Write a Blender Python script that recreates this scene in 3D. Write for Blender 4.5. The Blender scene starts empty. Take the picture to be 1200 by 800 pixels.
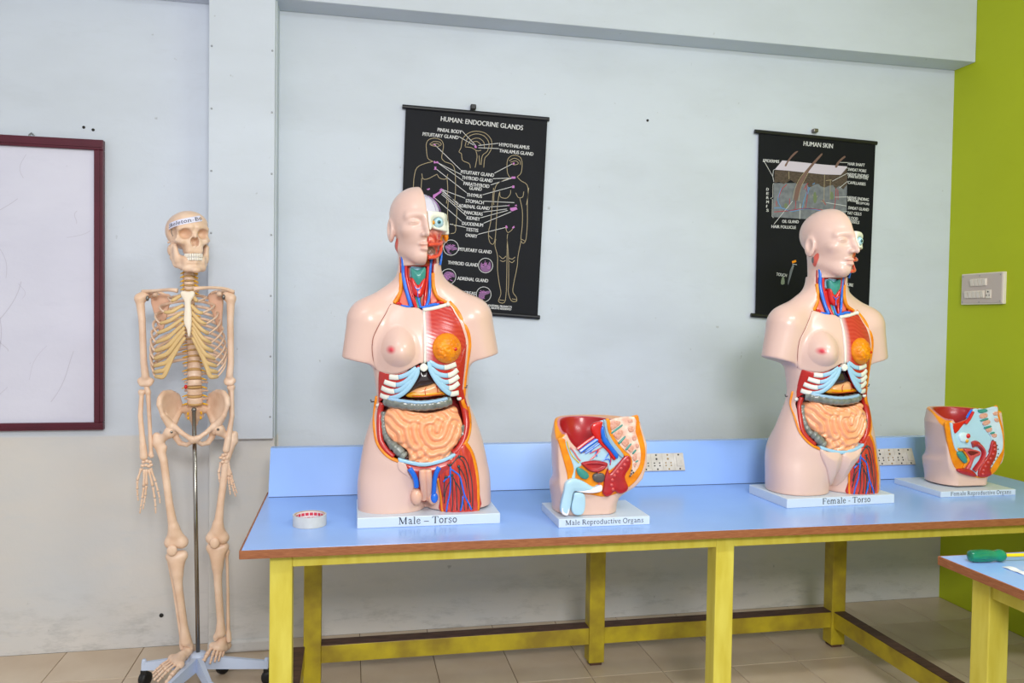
import bpy, bmesh, math, random
import numpy as np
from mathutils import Vector, Matrix

random.seed(7)
rng = np.random.default_rng(7)
sc = bpy.context.scene
COL = sc.collection
PI = math.pi

# ------------------------------------------------------------------ camera
CAM_H = 1.35
F_PX, YAW, PITCH, ROLL = 927.325, .200615908, -.0275668872, .014669327
def _axes():
    cy, sy = math.cos(YAW), math.sin(YAW)
    fwd = Vector((sy*math.cos(PITCH), cy*math.cos(PITCH), math.sin(PITCH)))
    right = Vector((cy, -sy, 0)); up = right.cross(fwd)
    c, s = math.cos(ROLL), math.sin(ROLL)
    return c*right+s*up, -s*right+c*up, fwd
RV, UV, FV = _axes()
cam_d = bpy.data.cameras.new('camera'); cam = bpy.data.objects.new('camera', cam_d); COL.objects.link(cam)
cam_d.sensor_width = 36; cam_d.lens = F_PX*36/1200; cam_d.clip_start = .05
cam.matrix_world = Matrix(((RV.x, UV.x, -FV.x, 0), (RV.y, UV.y, -FV.y, 0), (RV.z, UV.z, -FV.z, CAM_H), (0, 0, 0, 1)))
sc.camera = cam

# ------------------------------------------------------------------ light, world, exposure
w = bpy.data.worlds.new('world'); sc.world = w; w.use_nodes = True
w.node_tree.nodes['Background'].inputs[0].default_value = (.93, .96, 1, 1)
w.node_tree.nodes['Background'].inputs[1].default_value = .88
def area(name, loc, target, sx, sy, power, color):
    l = bpy.data.lights.new(name, 'AREA'); l.shape = 'RECTANGLE'; l.size = sx; l.size_y = sy
    l.energy = power; l.color = color
    o = bpy.data.objects.new(name, l); COL.objects.link(o); o.location = loc
    o.rotation_euler = (Vector(target)-Vector(loc)).to_track_quat('-Z', 'Y').to_euler()
    return o
area('bounced_flash', (.25, -1.42, 2.52), (.85, 3, .9), .95, .5, 100, (1, .98, .96))
area('ceiling_tube_light', (-1.0, 1.3, 2.92), (-1.0, 1.3, 0), 1.2, .12, 12, (.95, .98, 1))
area('ceiling_tube_light', (1.7, .7, 2.92), (1.75, 1.3, 0), 1.2, .12, 36, (.96, .98, 1))
sc.view_settings.view_transform = 'Standard'; sc.view_settings.look = 'None'
sc.view_settings.exposure = -0.10; sc.view_settings.gamma = 1; sc.view_settings.use_curve_mapping = False

# ------------------------------------------------------------------ helpers
def lin(c):
    return tuple(((v/255)/12.92 if v/255 <= .04045 else ((v/255+.055)/1.055)**2.4) for v in c)
MATS = {}
def mat(name, rgb, rough=.5, metal=0, noise=0, nscale=8, rgb2=None, bump=0, bscale=60, coat=0, trans=0, spec=.5, wave=None, vcol=False, ior=1.45):
    if name in MATS: return MATS[name]
    m = bpy.data.materials.new(name); m.use_nodes = True; nt = m.node_tree; b = nt.nodes['Principled BSDF']
    b.inputs['Roughness'].default_value = rough; b.inputs['Metallic'].default_value = metal
    b.inputs['Coat Weight'].default_value = coat; b.inputs['Coat Roughness'].default_value = .2
    b.inputs['Transmission Weight'].default_value = trans; b.inputs['IOR'].default_value = ior
    b.inputs['Specular IOR Level'].default_value = spec
    c = lin(rgb)
    b.inputs['Base Color'].default_value = (*c, 1)
    tc = nt.nodes.new('ShaderNodeTexCoord')
    if vcol:
        a = nt.nodes.new('ShaderNodeVertexColor'); a.layer_name = 'Col'
        nt.links.new(a.outputs[0], b.inputs['Base Color'])
    elif noise or rgb2:
        n = nt.nodes.new('ShaderNodeTexNoise'); n.inputs['Scale'].default_value = nscale; n.inputs['Detail'].default_value = 5
        nt.links.new(tc.outputs['Object'], n.inputs['Vector'])
        if wave:
            mp = nt.nodes.new('ShaderNodeMapping'); mp.inputs['Scale'].default_value = wave
            nt.links.new(tc.outputs['Object'], mp.inputs[0]); nt.links.new(mp.outputs[0], n.inputs['Vector'])
        r = nt.nodes.new('ShaderNodeValToRGB')
        c2 = lin(rgb2) if rgb2 else tuple(max(0, v*(1-noise)) for v in c)
        r.color_ramp.elements[0].position = .35; r.color_ramp.elements[1].position = .68
        r.color_ramp.elements[0].color = (*c2, 1); r.color_ramp.elements[1].color = (*c, 1)
        nt.links.new(n.outputs[0], r.inputs[0]); nt.links.new(r.outputs[0], b.inputs['Base Color'])
    if bump:
        n = nt.nodes.new('ShaderNodeTexNoise'); n.inputs['Scale'].default_value = bscale; n.inputs['Detail'].default_value = 4
        nt.links.new(tc.outputs['Object'], n.inputs['Vector'])
        bp = nt.nodes.new('ShaderNodeBump'); bp.inputs['Strength'].default_value = bump; bp.inputs['Distance'].default_value = .002
        nt.links.new(n.outputs[0], bp.inputs['Height']); nt.links.new(bp.outputs[0], b.inputs['Normal'])
    MATS[name] = m
    return m

def link(name, me, m=None, parent=None, smooth=False):
    me.name = name
    if m is not None:
        for mm in (m if isinstance(m, (list, tuple)) else [m]): me.materials.append(mm)
    if smooth: me.polygons.foreach_set('use_smooth', [True]*len(me.polygons))
    o = bpy.data.objects.new(name, me); COL.objects.link(o)
    if parent: o.parent = parent
    return o
def empty(name, loc=(0, 0, 0), rot=(0, 0, 0)):
    o = bpy.data.objects.new(name, None); COL.objects.link(o); o.location = loc; o.rotation_euler = rot; o.empty_display_size = .05
    return o
def tag(o, label=None, cat=None, group=None, kind=None):
    if label: o['label'] = label
    if cat: o['category'] = cat
    if group: o['group'] = group
    if kind: o['kind'] = kind
    return o
def copy_tree(o, parent=None):
    c = o.copy(); COL.objects.link(c)
    if parent: c.parent = parent
    for ch in o.children: copy_tree(ch, c)
    return c

class MB:
    """collects geometry for one mesh"""
    def __init__(s): s.v = []; s.f = []; s.mi = []
    def add(s, vs, fs, mi=0):
        n = len(s.v); s.v += [tuple(map(float, p)) for p in vs]; s.f += [tuple(i+n for i in f) for f in fs]; s.mi += [mi]*len(fs); return s
    def box(s, x0, x1, y0, y1, z0, z1, b=0, mi=0):
        if b <= 0:
            vs = [(x, y, z) for z in (z0, z1) for y in (y0, y1) for x in (x0, x1)]
            return s.add(vs, [(0, 2, 3, 1), (4, 5, 7, 6), (0, 1, 5, 4), (2, 6, 7, 3), (0, 4, 6, 2), (1, 3, 7, 5)], mi)
        bm = bmesh.new(); bmesh.ops.create_cube(bm, size=1)
        for v in bm.verts: v.co = Vector(((x0+x1)/2+v.co.x*(x1-x0), (y0+y1)/2+v.co.y*(y1-y0), (z0+z1)/2+v.co.z*(z1-z0)))
        bmesh.ops.bevel(bm, geom=bm.edges[:], offset=b, segments=2, affect='EDGES', profile=.5)
        bm.verts.index_update(); s.add([v.co for v in bm.verts], [[v.index for v in f.verts] for f in bm.faces], mi); bm.free(); return s
    def prism(s, poly, axis, a0, a1, mi=0):
        """polygon (CCW list of 2d) extruded along axis 'x','y','z' between a0 and a1"""
        def p3(p, a): return {'x': (a, p[0], p[1]), 'y': (p[0], a, p[1]), 'z': (p[0], p[1], a)}[axis]
        n = len(poly); vs = [p3(p, a0) for p in poly]+[p3(p, a1) for p in poly]
        fs = [tuple(range(n))[::-1], tuple(range(n, 2*n))]+[(i, (i+1) % n, n+(i+1) % n, n+i) for i in range(n)]
        return s.add(vs, fs, mi)
    def tube(s, pts, rad, seg=10, caps=True, flat=None, mi=0, ref=(0, 1, 0)):
        pts = [np.array(p, float) for p in pts]; n = len(pts)
        rad = [rad]*n if np.isscalar(rad) else list(rad)
        vs = []; fs = []; prev = None
        for i in range(n):
            t = pts[min(i+1, n-1)]-pts[max(i-1, 0)]; t = t/(np.linalg.norm(t)+1e-12)
            a = np.array(ref if prev is None else prev, float); a = a-t*(a@t)
            if np.linalg.norm(a) < 1e-6: a = np.array([1., 0, 0])-t*t[0]
            a /= np.linalg.norm(a); b = np.cross(t, a); prev = a
            fl = flat if flat else 1
            for k in range(seg):
                q = 2*PI*k/seg
                vs.append(pts[i]+rad[i]*(math.cos(q)*a*fl+math.sin(q)*b))
        for i in range(n-1):
            for k in range(seg):
                fs.append((i*seg+k, i*seg+(k+1) % seg, (i+1)*seg+(k+1) % seg, (i+1)*seg+k))
        if caps: fs += [tuple(range(seg))[::-1], tuple((n-1)*seg+k for k in range(seg))]
        return s.add(vs, fs, mi)
    def lathe(s, prof, seg=24, M=None, mi=0, close=False):
        """profile of (r, z) turned about z; M optional matrix"""
        n = len(prof); vs = []; fs = []
        for r, z in prof:
            for k in range(seg):
                q = 2*PI*k/seg; p = Vector((r*math.cos(q), r*math.sin(q), z)); vs.append(M @ p if M else p)
        m = n if close else n-1
        for i in range(m):
            j = (i+1) % n
            for k in range(seg): fs.append((i*seg+k, i*seg+(k+1) % seg, j*seg+(k+1) % seg, j*seg+k))
        if not close: fs += [tuple(range(seg))[::-1], tuple((n-1)*seg+k for k in range(seg))]
        return s.add(vs, fs, mi)
    def ball(s, c, r, seg=12, mi=0, rot=None):
        r = (r, r, r) if np.isscalar(r) else r; vs = []; fs = []; nr = max(6, seg//2+1)
        for i in range(nr+1):
            th = PI*i/nr
            for k in range(seg):
                ph = 2*PI*k/seg; p = Vector((r[0]*math.sin(th)*math.cos(ph), r[1]*math.sin(th)*math.sin(ph), r[2]*math.cos(th)))
                if rot: p = rot @ p
                vs.append(Vector(c)+p)
        for i in range(nr):
            for k in range(seg): fs.append((i*seg+k, (i+1)*seg+k, (i+1)*seg+(k+1) % seg, i*seg+(k+1) % seg))
        return s.add(vs, fs, mi)
    def mesh(s):
        me = bpy.data.meshes.new('m'); me.from_pydata(s.v, [], s.f); me.update()
        if any(s.mi): me.polygons.foreach_set('material_index', s.mi)
        return me
    def build(s, name, m, parent=None, smooth=False):
        me = s.mesh(); o = link(name, me, m, parent)
        if smooth:
            me.polygons.foreach_set('use_smooth', [True]*len(me.polygons)); me.set_sharp_from_angle(angle=math.radians(38))
        return o
def smoothline(pts, n=6):
    """Catmull-Rom resample of a polyline (any dimension)"""
    P = np.array(pts, float); Q = np.vstack([2*P[0]-P[1], P, 2*P[-1]-P[-2]]); out = []
    for i in range(1, len(Q)-2):
        for k in range(n):
            t = k/n; a, b, c, d = Q[i-1:i+3]
            out.append(.5*((2*b)+(-a+c)*t+(2*a-5*b+4*c-d)*t*t+(-a+3*b-3*c+d)*t**3))
    out.append(P[-1]); return np.array(out)
def smoothloop(pts, n=5):
    P = np.array(pts, float); m = len(P); out = []
    for i in range(m):
        a, b, c, d = P[i-1], P[i], P[(i+1) % m], P[(i+2) % m]
        for k in range(n):
            t = k/n; out.append(.5*((2*b)+(-a+c)*t+(2*a-5*b+4*c-d)*t*t+(-a+3*b-3*c+d)*t**3))
    return np.array(out)
def text_mesh(txt, size, align='CENTER', extrude=.0004, shear=0, space=1, bold=0):
    cu = bpy.data.curves.new('t', 'FONT'); cu.body = txt; cu.size = size; cu.align_x = align; cu.align_y = 'CENTER'
    cu.extrude = extrude; cu.resolution_u = 3; cu.space_character = space; cu.offset = bold; cu.shear = shear
    o = bpy.data.objects.new('t', cu); COL.objects.link(o)
    me = bpy.data.meshes.new_from_object(o.evaluated_get(bpy.context.evaluated_depsgraph_get()))
    COL.objects.unlink(o); bpy.data.objects.remove(o); bpy.data.curves.remove(cu)
    vs = [tuple(v.co) for v in me.vertices]; fs = [tuple(p.vertices) for p in me.polygons]
    bpy.data.meshes.remove(me); return vs, fs

# a small serif alphabet drawn with pen strokes: (points, width) per stroke; 's' marks a serif
def _ell(cx, cy, rx, ry, a0, a1, n=14): return [(cx+rx*math.cos(math.radians(a0+(a1-a0)*i/n)), cy+ry*math.sin(math.radians(a0+(a1-a0)*i/n))) for i in range(n+1)]
TK, TN = .105, .05
def _ser(*ps): return [([(x-.10, y+(.02 if y < .2 else -.02)), (x+.10, y+(.02 if y < .2 else -.02))], .04) for x, y in ps]
GLY = {
 'M': (.88, [([(.14, 0), (.14, .68)], TN), ([(.15, .68), (.44, .04)], TK), ([(.44, .04), (.73, .68)], TN), ([(.73, 0), (.73, .68)], TK)]+_ser((.14, 0), (.73, 0), (.12, .68), (.75, .68))),
 'T': (.64, [([(.32, 0), (.32, .68)], TK), ([(.04, .655), (.60, .655)], TN), ([(.055, .66), (.045, .50)], TN), ([(.585, .66), (.595, .50)], TN)]+_ser((.32, 0))),
 'F': (.58, [([(.16, 0), (.16, .68)], TK), ([(.06, .655), (.53, .655)], TN), ([(.16, .35), (.40, .35)], TN), ([(.40, .44), (.40, .26)], .04), ([(.52, .66), (.53, .50)], TN)]+_ser((.16, 0))),
 'R': (.68, [([(.16, 0), (.16, .68)], TK), ([(.06, .655), (.34, .655)]+_ell(.34, .505, .15, .15, 90, -90, 8)+[(.16, .355)], .065), ([(.34, .36), (.58, .02)], TK)]+_ser((.16, 0), (.60, 0))),
 'B': (.62, [([(.16, 0), (.16, .68)], TK), ([(.06, .655), (.32, .655)]+_ell(.32, .515, .14, .14, 90, -90, 8)+[(.16, .37)], .065), ([(.16, .365), (.34, .365)]+_ell(.34, .195, .17, .17, 90, -90, 8)+[(.06, .025)], .065)]),
 'O': (.76, [(_ell(.38, .34, .29, .32, 0, 360, 24), .085)]),
 'S': (.52, [([(.43, .50), (.42, .62), (.27, .66), (.13, .60), (.12, .47), (.25, .37), (.38, .29), (.42, .17), (.33, .04), (.20, .02), (.09, .08), (.08, .20)], .075)]),
 'a': (.50, [([(.10, .36), (.14, .45), (.24, .46), (.33, .40), (.34, .28), (.34, .08), (.38, .02), (.46, .03)], .075), ([(.34, .27), (.18, .23), (.10, .13), (.14, .03), (.24, .02), (.34, .12)], .06)]),
 'l': (.28, [([(.14, 0), (.14, .70)], .09)]+_ser((.14, 0))+[([(.04, .68), (.14, .68)], .04)]),
 'e': (.46, [([(.09, .26), (.38, .26)], .04), ([(.38, .26), (.35, .40), (.24, .46), (.13, .40), (.08, .24), (.12, .09), (.23, .02), (.34, .04), (.41, .11)], .07)]),
 'o': (.50, [(_ell(.25, .24, .17, .21, 0, 360, 18), .075)]),
 'r': (.38, [([(.13, 0), (.13, .46)], .09), ([(.13, .32), (.21, .43), (.29, .45), (.36, .42)], .07)]+_ser((.13, 0))+[([(.03, .44), (.13, .44)], .04)]),
 's': (.40, [([(.32, .35), (.30, .43), (.20, .455), (.10, .41), (.10, .32), (.20, .26), (.31, .19), (.32, .08), (.22, .015), (.11, .03), (.07, .13)], .065)]),
 'p': (.54, [([(.13, -.20), (.13, .46)], .09), ([(.13, .36), (.24, .45), (.36, .44), (.45, .33), (.45, .15), (.36, .03), (.24, .01), (.13, .10)], .065)]+[([(.03, -.18), (.24, -.18)], .04), ([(.03, .44), (.13, .44)], .04)]),
 'd': (.54, [([(.41, 0), (.41, .70)], .09), ([(.41, .36), (.30, .45), (.18, .44), (.09, .33), (.09, .15), (.18, .03), (.30, .01), (.41, .10)], .065)]+[([(.31, .68), (.41, .68)], .04), ([(.41, .02), (.51, .02)], .04)]),
 'u': (.54, [([(.13, .46), (.13, .12), (.20, .02), (.30, .02), (.41, .12)], .075), ([(.41, 0), (.41, .46)], .085)]+[([(.03, .44), (.13, .44)], .04), ([(.31, .44), (.41, .44)], .04), ([(.41, .02), (.51, .02)], .04)]),
 'c': (.44, [([(.36, .34), (.33, .43), (.23, .46), (.12, .39), (.08, .24), (.12, .09), (.23, .02), (.33, .04), (.39, .12)], .07)]),
 't': (.34, [([(.15, .58), (.15, .10), (.20, .02), (.31, .05)], .085), ([(.03, .44), (.30, .44)], .045)]),
 'i': (.28, [([(.14, 0), (.14, .46)], .09)]+_ser((.14, 0))+[([(.04, .44), (.14, .44)], .04), ([(.14, .57), (.14, .67)], .10)]),
 'v': (.48, [([(.09, .46), (.24, .0)], .09), ([(.24, .0), (.40, .46)], .05)]+_ser((.08, .46), (.40, .46))),
 'g': (.48, [(_ell(.22, .31, .13, .14, 0, 360, 14), .065), ([(.16, .18), (.11, .10), (.16, .05), (.34, .03), (.41, -.05), (.37, -.15), (.22, -.19), (.09, -.15), (.07, -.07), (.14, .02)], .055), ([(.33, .41), (.45, .45)], .05)]),
 'n': (.56, [([(.13, 0), (.13, .46)], .09), ([(.13, .34), (.24, .45), (.35, .44), (.42, .34), (.42, 0)], .08)]+_ser((.13, 0), (.42, 0))+[([(.03, .44), (.13, .44)], .04)]),
 'm': (.84, [([(.13, 0), (.13, .46)], .09), ([(.13, .34), (.23, .45), (.33, .44), (.40, .34), (.40, 0)], .08), ([(.40, .34), (.51, .45), (.61, .44), (.68, .34), (.68, 0)], .08)]+_ser((.13, 0), (.40, 0), (.68, 0))),
 'k': (.54, [([(.13, 0), (.13, .70)], .09), ([(.13, .20), (.38, .45)], .05), ([(.22, .29), (.44, .02)], .09)]+_ser((.13, 0), (.45, 0), (.39, .46))+[([(.03, .68), (.13, .68)], .04)]),
 '-': (.36, [([(.06, .22), (.30, .22)], .06)]), '–': (.56, [([(.04, .22), (.52, .22)], .055)]), ' ': (.24, [])}
def serif_text(txt, size, align='CENTER'):
    vs, fs, x = [], [], 0
    for ch in txt:
        wd, st = GLY[ch]
        for pts, w_ in st:
            P = np.array(pts, float); n = len(P); b = len(vs)
            for i in range(n):
                t = P[min(i+1, n-1)]-P[max(i-1, 0)]; t /= np.linalg.norm(t)+1e-9; nn = np.array([-t[1], t[0]])*w_/2
                for s in (1, -1): q = P[i]+s*nn; vs.append(((q[0]+x)*size, q[1]*size, 0))
            for i in range(n-1): fs.append((b+2*i, b+2*i+1, b+2*i+3, b+2*i+2))
        x += wd*1.02
    off = x*size/2 if align == 'CENTER' else 0
    return [(a-off, b, c) for a, b, c in vs], fs

# image-plane helper used only to lay out measured outlines on planes of known depth
def at(x, y, Y):
    x, y = float(x), float(y)
    d = (x-600)/F_PX*RV-(y-400)/F_PX*UV+FV; k = Y/d.y
    return np.array([d.x*k, Y, d.z*k+CAM_H])
def atz(x, y, Z):
    x, y = float(x), float(y)
    d = (x-600)/F_PX*RV-(y-400)/F_PX*UV+FV; k = (Z-CAM_H)/d.z
    return np.array([d.x*k, d.y*k, Z])

# ------------------------------------------------------------------ signed-distance modelling
def g3(lo, hi, res):
    ax = [np.arange(lo[i], hi[i]+res, res, dtype=np.float32) for i in range(3)]
    return ax[0][:, None, None], ax[1][None, :, None], ax[2][None, None, :], ax
def sdf_mesh(fn, lo, hi, res, smooth=1, project=True):
    X, Y, Z, ax = g3(lo, hi, res)
    D = np.broadcast_to(fn(X, Y, Z), (len(ax[0]), len(ax[1]), len(ax[2]))).astype(np.float32)
    D = np.pad(D, 1, constant_values=res)      # closes the mesh on the grid border
    S = D < 0
    nx, ny, nz = S.shape
    c = np.zeros((nx-1, ny-1, nz-1), np.int8)
    for i in (0, 1):
        for j in (0, 1):
            for k in (0, 1): c += S[i:nx-1+i, j:ny-1+j, k:nz-1+k]
    act = (c > 0) & (c < 8); idx = np.argwhere(act)
    if len(idx) == 0: raise ValueError('empty sdf')
    num = np.full(act.shape, -1, np.int64); num[act] = np.arange(len(idx))
    acc = np.zeros((len(idx), 3)); cnt = np.zeros(len(idx))
    cor = [(i, j, k) for i in (0, 1) for j in (0, 1) for k in (0, 1)]
    val = {q: D[idx[:, 0]+q[0], idx[:, 1]+q[1], idx[:, 2]+q[2]] for q in cor}
    for q in cor:
        for a in range(3):
            if q[a] == 0:
                q2 = tuple(q[b]+(1 if b == a else 0) for b in range(3)); v0, v1 = val[q], val[q2]
                cr = (v0 < 0) != (v1 < 0); t = np.where(cr, v0/(v0-v1+1e-20), 0)
                p = np.array(q, float)[None].repeat(len(idx), 0); p[:, a] += t
                acc += p*cr[:, None]; cnt += cr
    V = (idx+acc/cnt[:, None]-1)*res+np.array([a[0] for a in ax])
    quads = []
    for a in range(3):
        b, d = (a+1) % 3, (a+2) % 3
        s0 = [slice(None)]*3; s1 = [slice(None)]*3; s0[a] = slice(0, -1); s1[a] = slice(1, None)
        A, B = S[tuple(s0)], S[tuple(s1)]
        e = np.argwhere(A != B)
        ok = (e[:, b] > 0) & (e[:, d] > 0) & (e[:, b] < S.shape[b]-1) & (e[:, d] < S.shape[d]-1); e = e[ok]
        fl = A[e[:, 0], e[:, 1], e[:, 2]]
        def cell(db, dd):
            q = e.copy(); q[:, b] -= db; q[:, d] -= dd; return num[q[:, 0], q[:, 1], q[:, 2]]
        q = np.stack([cell(1, 1), cell(0, 1), cell(0, 0), cell(1, 0)], 1)
        q[~fl] = q[~fl][:, ::-1]; quads.append(q)
    Q = np.vstack(quads)
    for _ in range(smooth):      # light Laplacian relax
        s = np.zeros_like(V); n = np.zeros(len(V))
        for i in range(4):
            np.add.at(s, Q[:, i], V[Q[:, (i+1) % 4]]+V[Q[:, (i+3) % 4]]); np.add.at(n, Q[:, i], 2)
        V = .5*V+.5*s/n[:, None]
    me = bpy.data.meshes.new('sdf')
    me.vertices.add(len(V)); me.vertices.foreach_set('co', V.astype(np.float32).ravel())
    me.loops.add(Q.size); me.loops.foreach_set('vertex_index', Q.astype(np.int32).ravel())
    me.polygons.add(len(Q)); me.polygons.foreach_set('loop_start', np.arange(0, Q.size, 4, dtype=np.int32))
    me.update(calc_edges=True); me.polygons.foreach_set('use_smooth', [True]*len(Q))
    return me, V
def paint(me, V, cols):
    a = me.color_attributes.new('Col', 'FLOAT_COLOR', 'POINT')
    c = np.ones((len(V), 4), np.float32); c[:, :3] = cols; a.data.foreach_set('color', c.ravel())
def smin(a, b, k):
    h = np.clip(.5+.5*(b-a)/k, 0, 1); return b*(1-h)+a*h-k*h*(1-h)
def smax(a, b, k): return -smin(-a, -b, k)
def s_ell(X, Y, Z, c, r):
    k0 = np.sqrt(((X-c[0])/r[0])**2+((Y-c[1])/r[1])**2+((Z-c[2])/r[2])**2)
    return (k0-1)*min(r)
def s_cap(X, Y, Z, a, b, r1, r2=None):
    r2 = r1 if r2 is None else r2; a = np.array(a, float); b = np.array(b, float); d = b-a
    t = np.clip(((X-a[0])*d[0]+(Y-a[1])*d[1]+(Z-a[2])*d[2])/(d@d+1e-12), 0, 1)
    return np.sqrt((X-a[0]-t*d[0])**2+(Y-a[1]-t*d[1])**2+(Z-a[2]-t*d[2])**2)-(r1+(r2-r1)*t)
def s_chain(X, Y, Z, pts, rad, k=.004):
    d = None
    for i in range(len(pts)-1):
        r1, r2 = (rad, rad) if np.isscalar(rad) else (rad[i], rad[i+1])
        e = s_cap(X, Y, Z, pts[i], pts[i+1], r1, r2); d = e if d is None else smin(d, e, k)
    return d
def s_box(X, Y, Z, c, h, r=0):
    qx, qy, qz = np.abs(X-c[0])-h[0]+r, np.abs(Y-c[1])-h[1]+r, np.abs(Z-c[2])-h[2]+r
    return np.sqrt(np.maximum(qx, 0)**2+np.maximum(qy, 0)**2+np.maximum(qz, 0)**2)+np.minimum(np.maximum(qx, np.maximum(qy, qz)), 0)-r
def s_poly(P, Xg, Zg):
    """signed distance to a closed 2d polygon, negative inside"""
    P = np.array(P, float); d = np.full(np.broadcast(Xg, Zg).shape, 1e9, np.float32); ins = np.zeros(d.shape, bool)
    for i in range(len(P)):
        a, b = P[i-1], P[i]; e = b-a
        if e@e < 1e-14: continue
        wx, wz = Xg-a[0], Zg-a[1]; t = np.clip((wx*e[0]+wz*e[1])/(e@e), 0, 1)
        d = np.minimum(d, (wx-t*e[0])**2+(wz-t*e[1])**2)
        cnd = ((a[1] > Zg) != (b[1] > Zg)) & (Xg < (b[0]-a[0])*(Zg-a[1])/(b[1]-a[1]+1e-12)+a[0])
        ins ^= cnd
    d = np.sqrt(d); return np.where(ins, -d, d)
# ------------------------------------------------------------------ the room
WALL_Y = 3.406; CORNER_X = 2.885
def wall_mat(name, base, stain, dirt, amt=.55, height_bounce_dirt=True):
    m = bpy.data.materials.new(name); m.use_nodes = True; nt = m.node_tree; b = nt.nodes['Principled BSDF']
    b.inputs['Roughness'].default_value = .62; b.inputs['Specular IOR Level'].default_value = .3
    tc = nt.nodes.new('ShaderNodeTexCoord')
    def noise(s, d=4, sc3=None, rough=.55):
        n = nt.nodes.new('ShaderNodeTexNoise'); n.inputs['Scale'].default_value = s; n.inputs['Detail'].default_value = d
        n.inputs['Roughness'].default_value = rough
        if sc3:
            mp = nt.nodes.new('ShaderNodeMapping'); mp.inputs['Scale'].default_value = sc3
            nt.links.new(tc.outputs['Object'], mp.inputs[0]); nt.links.new(mp.outputs[0], n.inputs['Vector'])
        else: nt.links.new(tc.outputs['Object'], n.inputs['Vector'])
        return n
    def ramp(src, p0, p1):
        r = nt.nodes.new('ShaderNodeMapRange'); r.inputs['From Min'].default_value = p0; r.inputs['From Max'].default_value = p1
        nt.links.new(src, r.inputs['Value']); return r.outputs[0]
    def mix(fac, a, bcol):
        x = nt.nodes.new('ShaderNodeMix'); x.data_type = 'RGBA'
        if isinstance(fac, float): x.inputs[0].default_value = fac
        else: nt.links.new(fac, x.inputs[0])
        if isinstance(a, tuple): x.inputs[6].default_value = (*a, 1)
        else: nt.links.new(a, x.inputs[6])
        x.inputs[7].default_value = (*bcol, 1); return x.outputs[2]
    def mul(a, v):
        x = nt.nodes.new('ShaderNodeMath'); x.operation = 'MULTIPLY'; nt.links.new(a, x.inputs[0])
        if isinstance(v, float): x.inputs[1].default_value = v
        else: nt.links.new(v, x.inputs[1])
        return x.outputs[0]
    b0 = lin(base)
    if height_bounce_dirt:      # older warmer coat low at left; behind the table, floor bounce painted in
        sp0 = nt.nodes.new('ShaderNodeSeparateXYZ'); nt.links.new(tc.outputs['Object'], sp0.inputs[0])
        xm = ramp(sp0.outputs[0], -.294, -.290); sb_ = nt.nodes.new('ShaderNodeMath'); sb_.operation = 'MULTIPLY_ADD'
        nt.links.new(xm, sb_.inputs[0]); sb_.inputs[1].default_value = .12; nt.links.new(sp0.outputs[2], sb_.inputs[2])
        b0 = mix(ramp(sb_.outputs[0], .868, .858), lin(base), lin((210, 206, 202)))
    c = mix(mul(ramp(noise(1.6, 5, (1, 1, 2.2)).outputs[0], .42, .75), amt), b0, lin(stain))
    c = mix(mul(ramp(noise(11, 6, (.5, 1, 1.6), .7).outputs[0], .56, .8), .35), c, lin(stain))
    c = mix(mul(ramp(noise(26, 3, (1, 1, .8), .5).outputs[0], .74, .80), .5), c, lin(dirt))
    if height_bounce_dirt:      # scuffs and damp close to the floor
        sp = nt.nodes.new('ShaderNodeSeparateXYZ'); nt.links.new(tc.outputs['Object'], sp.inputs[0])
        low = ramp(sp.outputs[2], .30, .0)
        c = mix(mul(mul(low, ramp(noise(9, 6, (.6, 1, 2.0), .75).outputs[0], .50, .70)), .5), c, lin(dirt))
    nt.links.new(c, b.inputs['Base Color'])
    bp = nt.nodes.new('ShaderNodeBump'); bp.inputs['Strength'].default_value = .25; bp.inputs['Distance'].default_value = .004
    nt.links.new(noise(30, 5).outputs[0], bp.inputs['Height']); nt.links.new(bp.outputs[0], b.inputs['Normal'])
    return m
M_wall = wall_mat('white_wall_paint', (206, 214, 226), (190, 197, 206), (128, 130, 128))
M_green = wall_mat('lime_wall_paint', (178, 190, 30), (168, 180, 26), (130, 146, 24), .4, False)
M_ceil = mat('ceiling_paint', (225, 226, 224), .8)
M_grout = mat('grout', (120, 100, 80), .8)
M_tile = mat('beige_floor_tile', (208, 190, 168), .28, rgb2=(192, 170, 146), nscale=3.2, bump=.05, bscale=20)
def struct(name, mb, m, smooth=False):
    return tag(mb.build(name, m, None, smooth), kind='structure')
struct('wall_back', MB().box(-3.2, CORNER_X, WALL_Y, WALL_Y+.15, 0, 3.1), M_wall)
struct('wall_right', MB().box(CORNER_X, CORNER_X+.15, -1.5, WALL_Y+.15, 0, 3.1), M_green)
struct('ceiling', MB().box(-3.2, CORNER_X+.15, -1.5, WALL_Y+.15, 3.1, 3.2), M_ceil)
floor = struct('floor', MB().box(-3.2, CORNER_X+.15, -1.5, WALL_Y+.15, -.1, -.003), M_grout)
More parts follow.
